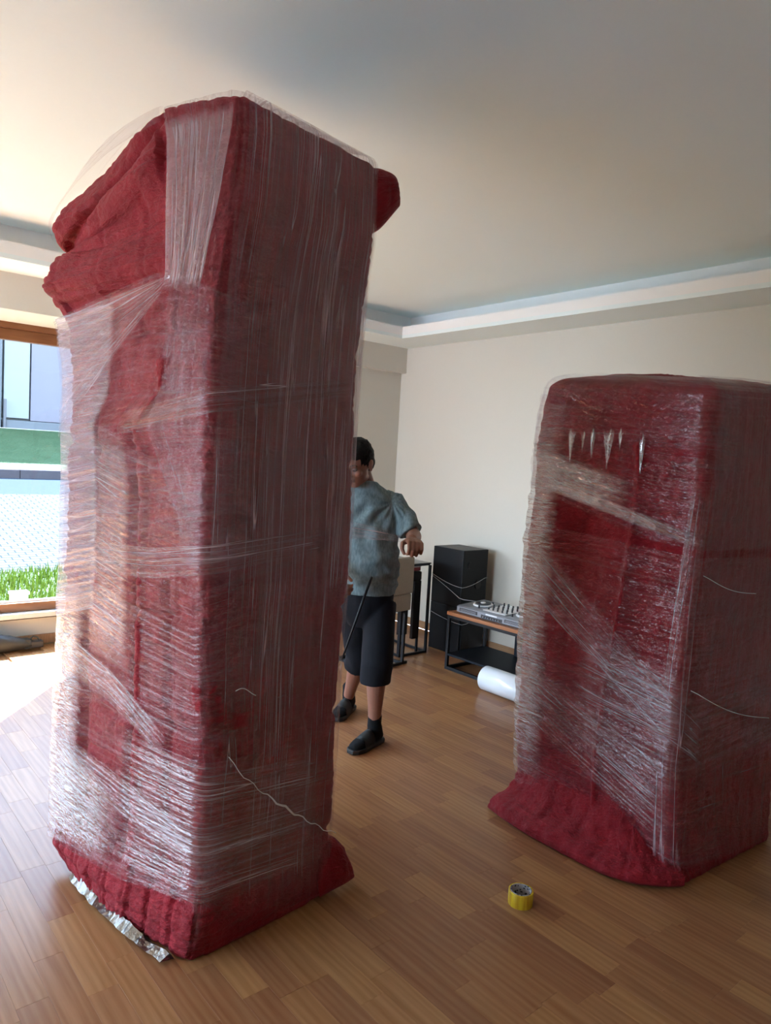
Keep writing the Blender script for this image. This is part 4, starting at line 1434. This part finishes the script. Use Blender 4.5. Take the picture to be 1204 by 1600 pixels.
# head
ellipsoid(hp_(-0.008, 0, 0.028), (0.098, 0.078, 0.094), HR, bm, 28)
ellipsoid(hp_(0.022, 0, -0.035), (0.066, 0.062, 0.078), HR, bm, 24)
ellipsoid(hp_(0.050, 0, -0.088), (0.032, 0.034, 0.026), HR, bm, 18)      # chin
ellipsoid(hp_(0.010, 0, -0.075), (0.062, 0.056, 0.032), HR, bm, 20)      # jaw
ellipsoid(hp_(0.080, 0, 0.020), (0.014, 0.052, 0.011), HR, bm, 18)       # brow
for sy in (-1, 1):
    ellipsoid(hp_(0.062, sy * 0.038, -0.025), (0.022, 0.022, 0.020), HR, bm, 16)   # cheekbones
    ellipsoid(hp_(-0.004, sy * 0.078, -0.012), (0.017, 0.008, 0.031), HR, bm, 16)  # ears
    ellipsoid(hp_(-0.008, sy * 0.084, 0.002), (0.019, 0.006, 0.020), HR, bm, 16)
    ellipsoid(hp_(0.090, sy * 0.011, -0.034), (0.010, 0.009, 0.008), HR, bm, 12)   # nostrils
tube([hp_(0.083, 0, 0.012), hp_(0.094, 0, -0.010), hp_(0.104, 0, -0.030)], [0.009, 0.010, 0.013], 12, bm)
ellipsoid(hp_(0.084, 0, -0.056), (0.012, 0.024, 0.007), HR, bm, 14)      # lips
ellipsoid(hp_(0.082, 0, -0.067), (0.012, 0.020, 0.007), HR, bm, 14)
# neck
tube([hc + HR @ V((-0.03, 0, -0.05)), neck_b + V((0, 0, 0.02)), neck_b + V((0.0, 0.0, -0.06))], [0.052, 0.056, 0.075], 20, bm)
# trunk under the shirt
tube([V((2.588, 3.205, 1.36)), V((2.587, 3.19, 1.22)), V((2.58, 3.17, 1.02)), V((2.60, 3.185, 0.86)), V((2.61, 3.19, 0.78))],
     [0.070, 0.085, 0.090, 0.095, 0.09], 20, bm)
tube([Rs, neck_b - V((0, 0, .09)), Ls], [0.04, 0.05, 0.04], 16, bm)


def limb(pts, rr):
    tube(pts, rr, 18, bm)


limb([Ls, bend(Ls, Le, .5), Le], [0.052, 0.048, 0.040])
limb([Le, bend(Le, Lw, .3), bend(Le, Lw, .7), Lw], [0.040, 0.043, 0.034, 0.027])
limb([Rs, bend(Rs, Re, .5), Re], [0.052, 0.048, 0.040])
limb([Re, bend(Re, Rw, .3), Rw], [0.040, 0.042, 0.027])
limb([Lh, bend(Lh, Lk, .5), Lk, bend(Lk, La, .3), bend(Lk, La, .7), La], [0.065, 0.060, 0.052, 0.055, 0.040, 0.034])
limb([Rh, bend(Rh, Rk, .5), Rk, bend(Rk, Ra, .3), bend(Rk, Ra, .7), Ra], [0.065, 0.060, 0.052, 0.055, 0.040, 0.034])


def hand(wr, d, pal, side, curl, bm, k=1.12):
    """wr wrist, d hand direction, pal palm normal, side towards the thumb"""
    d = d.normalized(); side = (side - d * side.dot(d)).normalized(); pal = d.cross(side) * (1 if d.cross(side).dot(pal) > 0 else -1)
    for q in range(4):
        o_ = side * (0.030 - 0.020 * q) * k
        tube([wr + d * 0.005 * k + o_ * 0.55, wr + d * 0.045 * k + o_ * 0.9, wr + d * 0.085 * k + o_], [0.0135 * k, 0.0140 * k, 0.0105 * k], 10, bm)
    lens2 = (0.040, 0.045, 0.042, 0.033)
    for q in range(4):
        o_ = side * (0.031 - 0.0205 * q) * k
        pts = [wr + d * 0.083 * k + o_]
        for seg, fr_ in ((0, 1.0), (1, 0.62), (2, 0.5)):
            ang_ = curl[q] * (0.55 + seg * 0.75)
            pts.append(pts[-1] + (d * math.cos(ang_) + pal * math.sin(ang_)) * lens2[q] * fr_ * k)
        tube(pts, [0.0098 * k, 0.0092 * k, 0.0084 * k, 0.0072 * k], 10, bm)
    t0 = wr + (d * 0.022 + side * 0.026 + pal * 0.006) * k
    t1 = t0 + (side * 0.75 + d * 0.6 + pal * 0.35).normalized() * 0.036 * k
    t2 = t1 + (d * 0.75 + side * 0.05 + pal * 0.75).normalized() * 0.032 * k
    t3 = t2 + (d * 0.5 - side * 0.45 + pal * 0.75).normalized() * 0.025 * k
    tube([t0, t1, t2, t3], [0.0150 * k, 0.0122 * k, 0.0102 * k, 0.0085 * k], 10, bm)


hand(Lw, V((-0.50, -0.84, -0.10)), V((-0.1, 0.1, -1)), V((-0.72, 0.45, 0.10)), (1.40, 1.45, 1.5, 1.5), bm)
hand(Rw, V((-0.25, -0.85, -0.25)), V((0.7, -0.2, -0.3)), V((0.1, -0.2, 1)), (1.25, 1.3, 1.3, 1.35), bm)
me = remeshed(bm, 0.0042, 3)
obj('body', me, M['skin'], man, True)

# eyes (lids lowered)
for sy in (-1, 1):
    ey = obj('eye', ellipsoid(hp_(0.074, sy * 0.031, -0.002), (0.012, 0.013, 0.011), HR), M['sclera'], man, True)
    obj('iris', ellipsoid(hp_(0.0835, sy * 0.031, -0.005), (0.0035, 0.006, 0.006), HR, None, 12), M['hair'], ey, True)
    obj('eyebrow', tube([hp_(0.094, sy * 0.014, 0.020), hp_(0.092, sy * 0.034, 0.026), hp_(0.080, sy * 0.052, 0.020)], [0.0035, 0.0045, 0.003], 8), M['hair'], man, True)
obj('mouth_line', tube([hp_(0.088, -0.022, -0.063), hp_(0.097, 0, -0.0615), hp_(0.088, 0.022, -0.063)], [0.0015, 0.003, 0.0015], 8), M['lip'], man, True)

# hair: cap over the skull, cropped at the sides and neck
bm = bmesh.new()
ellipsoid((-0.014, 0, 0.036), (0.103, 0.084, 0.097), None, bm, 40)
ellipsoid((-0.050, 0, -0.006), (0.062, 0.074, 0.066), None, bm, 30)
me = remeshed(bm, 0.004, 2, lambda co: 0.003 * vnoise(co * 90) + 0.002 * vnoise(co * 30))
bm = bmesh.new(); bm.from_mesh(me)
for v in bm.verts:
    x_, y_, z_ = v.co
    hairline = 0.048 if x_ > 0.055 else (-0.002 if x_ > 0.018 else (-0.012 if x_ > -0.02 else -0.055))
    hairline += 0.004 * math.sin(y_ * 90)
    if z_ < hairline:
        v.co = V((x_, y_, z_)) * 0.0 + V((x_ * 0.86 - 0.004, y_ * 0.80, min(z_, hairline)))
bmesh.ops.transform(bm, matrix=Matrix.Translation(hc) @ HR.to_4x4(), verts=bm.verts)
bm.to_mesh(me); bm.free()
obj('hair', me, M['hair'], man, True)


# t-shirt
def ell_ring(c, rl, rf, rise=0.0, n=36, l=lat, f=fwd):
    return [c + l * (rl * math.cos(2 * PI * i / n)) + f * (rf * math.sin(2 * PI * i / n)) + up * (rise * math.cos(4 * PI * i / n)) for i in range(n)]


bm = bmesh.new()
tr_ = [(V((2.605, 3.185, 0.858)), 0.166, 0.138), (V((2.603, 3.182, 0.91)), 0.170, 0.145), (V((2.594, 3.165, 0.98)), 0.172, 0.152), (V((2.585, 3.155, 1.05)), 0.168, 0.150),
       (V((2.582, 3.170, 1.15)), 0.166, 0.136), (V((2.583, 3.185, 1.24)), 0.174, 0.128), (V((2.583, 3.205, 1.33)), 0.184, 0.118),
       (V((2.580, 3.215, 1.40)), 0.170, 0.100), (V((2.577, 3.222, 1.455)), 0.120, 0.088), (V((2.566, 3.222, 1.495)), 0.080, 0.076)]
loft([ell_ring(c, a, b_) for c, a, b_ in tr_], True, bm)
slv_end = bend(Ls, Le, 0.90)
tube([Ls + V((-0.03, 0.02, 0.0)), Ls + V((0.005, 0.0, -0.01)), bend(Ls, Le, .5), slv_end], [0.070, 0.078, 0.075, 0.074], 24, bm, caps=False)
tube([Rs + V((0.03, -0.02, 0.0)), Rs, bend(Rs, Re, .5), bend(Rs, Re, .8)], [0.070, 0.076, 0.072, 0.070], 24, bm, caps=False)


def wrinkle(co):
    rel = co - np.array(Ls)
    ax = rel @ np.array(lat); zz = co[:, 2]
    r = np.linalg.norm(rel, axis=1) + 1e-6
    a_ = np.arctan2(rel[:, 2], ax)
    near = np.exp(-((r - 0.17) / 0.09) ** 2)
    w_ = 0.0045 * np.sin(a_ * 13 + 2.5 * vnoise(co * 6)) * near * (rel @ np.array(lat) < 0.06)
    low = np.exp(-((zz - 0.93) / 0.085) ** 2)
    diag = zz * 70 + (co @ np.array(lat)) * 22 + 3 * vnoise(co * 9)
    w_ = w_ + 0.006 * np.sin(diag) * low
    w_ = w_ + 0.006 * np.sin((co @ np.array(lat)) * 55 + zz * 16 + 3 * vnoise(co * 5)) * np.exp(-((zz - 1.22) / 0.12) ** 2)
    lt_ = co @ np.array(lat)
    w_ = w_ + 0.007 * np.sin(lt_ * 48 - zz * 34 + 2.2 * vnoise(co * 5)) * np.exp(-((zz - 1.27) / 0.11) ** 2)
    w_ = w_ + 0.006 * np.sin(zz * 58 - lt_ * 20 + 3 * vnoise(co * 6)) * np.exp(-((zz - 1.06) / 0.09) ** 2)
    return w_ + 0.005 * vnoise(co * 11) + 0.003 * vnoise(co * 26)


me = remeshed(bm, 0.0065, 3, wrinkle)
obj('t_shirt', me, M['shirt'], man, True)

# three-quarter shorts
bm = bmesh.new()
pc = V((2.610, 3.190, 0.0))
loft([ell_ring(pc + V((0, 0, z_)), a, b_) for z_, a, b_ in ((0.66, 0.10, 0.085), (0.74, 0.145, 0.115), (0.79, 0.152, 0.125), (0.84, 0.155, 0.128), (0.92, 0.145, 0.122))], True, bm)
Lhem = bend(Lk, La, 0.26); Rhem = bend(Rk, Ra, 0.26)
tube([Lh + V((0.0, 0, 0.0)), bend(Lh, Lk, .5), Lk, Lhem], [0.094, 0.094, 0.090, 0.086], 24, bm, caps=False)
tube([Rh + V((0.0, 0, 0.0)), bend(Rh, Rk, .5), Rk, Rhem], [0.094, 0.092, 0.088, 0.084], 24, bm, caps=False)
me = remeshed(bm, 0.007, 3, lambda co: 0.006 * vnoise(co * 8) + 0.003 * vnoise(co * np.array([25, 25, 8])))
obj('shorts', me, M['shorts'], man, True)


# socks and slippers
def foot(an, toe_dir, parent):
    f = toe_dir.normalized(); s = up.cross(f)
    g0 = V((an.x, an.y, 0))
    bm = bmesh.new()
    tube([an + V((0, 0, 0.075)), an + V((0, 0, 0.02)), g0 - f * 0.02 + V((0, 0, 0.055))], [0.041, 0.041, 0.042], 18, bm)
    secs = [(-0.058, 0.028, 0.030, 0.045), (-0.03, 0.034, 0.040, 0.055), (0.03, 0.036, 0.042, 0.058), (0.09, 0.040, 0.032, 0.050), (0.145, 0.043, 0.024, 0.042), (0.185, 0.034, 0.018, 0.036), (0.200, 0.018, 0.010, 0.033)]
    loft([[g0 + f * x_ + s * (a * math.cos(2 * PI * i / 20)) + up * (zc + b_ * math.sin(2 * PI * i / 20)) for i in range(20)] for x_, a, b_, zc in secs], True, bm)
    me = remeshed(bm, 0.006, 4, lambda co: 0.002 * vnoise(co * 40))
    so_ = obj('sock', me, M['sock'], parent, True)
    # slipper: sole + band
    out = []
    for x_, a in ((-0.075, 0.020), (-0.06, 0.036), (-0.02, 0.041), (0.06, 0.043), (0.14, 0.050), (0.19, 0.042), (0.215, 0.020)):
        out.append((x_, a))
    b = bmesh.new()
    rings_ = []
    for z_, k in ((0.001, 0.95), (0.008, 1.0), (0.022, 1.0), (0.027, 0.97)):
        rings_.append([g0 + f * (x_ * k) + s * (a * k) + up * z_ for x_, a in out] + [g0 + f * (x_ * k) - s * (a * k) + up * z_ for x_, a in out[::-1]])
    loft(rings_, True, b)
    sl = obj('slipper', b, M['slipper'], parent)
    b = bmesh.new()
    prof_ = []
    n = 18
    rin, rout = [], []
    rings_ = []
    for x_, zt in ((0.045, 0.098), (0.075, 0.090), (0.105, 0.080), (0.135, 0.068)):
        w__ = 0.049 - abs(x_ - 0.10) * 0.03
        rings_.append([(g0 + f * x_ + s * (w__ * math.cos(PI * i / n)) + up * (0.018 + (zt - 0.018) * math.sin(PI * i / n) ** 0.8)) for i in range(n + 1)])
    vs = [[b.verts.new(p) for p in r] for r in rings_]
    for r0, r1 in zip(vs[:-1], vs[1:]):
        for i in range(n):
            b.faces.new((r0[i], r0[i + 1], r1[i + 1], r1[i]))
    bmesh.ops.solidify(b, geom=b.faces[:], thickness=0.004)
    obj('band', b, M['slipper_band'], sl, True)


foot(La, V((-0.97, -0.24, 0)), man)
foot(Ra, V((-0.85, -0.50, 0)), man)

# what he holds: black rod and the tail of the film
rod = tube([V((2.420, 2.93, 0.995)), V((2.36, 2.95, 0.80)), V((2.285, 2.975, 0.556))], [0.008, 0.007, 0.005], 10)
o = obj('rod', rod, M['black_metal'], None, True)
tag(o, 'thin black rod held low in front of the man', 'rod')
ts_ = [V((1.62, 2.60, 1.36)), V((2.05, 2.80, 1.29)), V((2.40, 2.86, 1.235)), V((2.56, 2.80, 1.20))]
wd = [0.20, 0.11, 0.060, 0.018]
na, nb = 60, 22
a = np.linspace(0, 3, na)
ctr = np.stack([np.interp(a, range(4), [p[k] for p in ts_]) for k in range(3)], -1)
ctr = gauss(ctr, 6, 0, False)
ww = gauss(np.interp(a, range(4), wd), 5, 0, False)
P = np.zeros((nb, na, 3)); UVt = np.zeros((nb, na, 2))
for j in range(nb):
    f = j / (nb - 1) - 0.5
    P[j] = ctr + np.stack([ww * 0, ww * 0, ww * f], -1)
    P[j, :, 1] += 0.008 * np.sin(f * 22) * (ww / 0.2 + .3)
    UVt[j, :, 0] = a * 0.33; UVt[j, :, 1] = f * ww * 1.0
o = obj('film_tail', grid_mesh(P, UVt, False, 'film_tail'), M['film_stripes'], None, True)
tag(o, 'twisted tail of clear film pulled from the tall bundle into his hand', 'film')
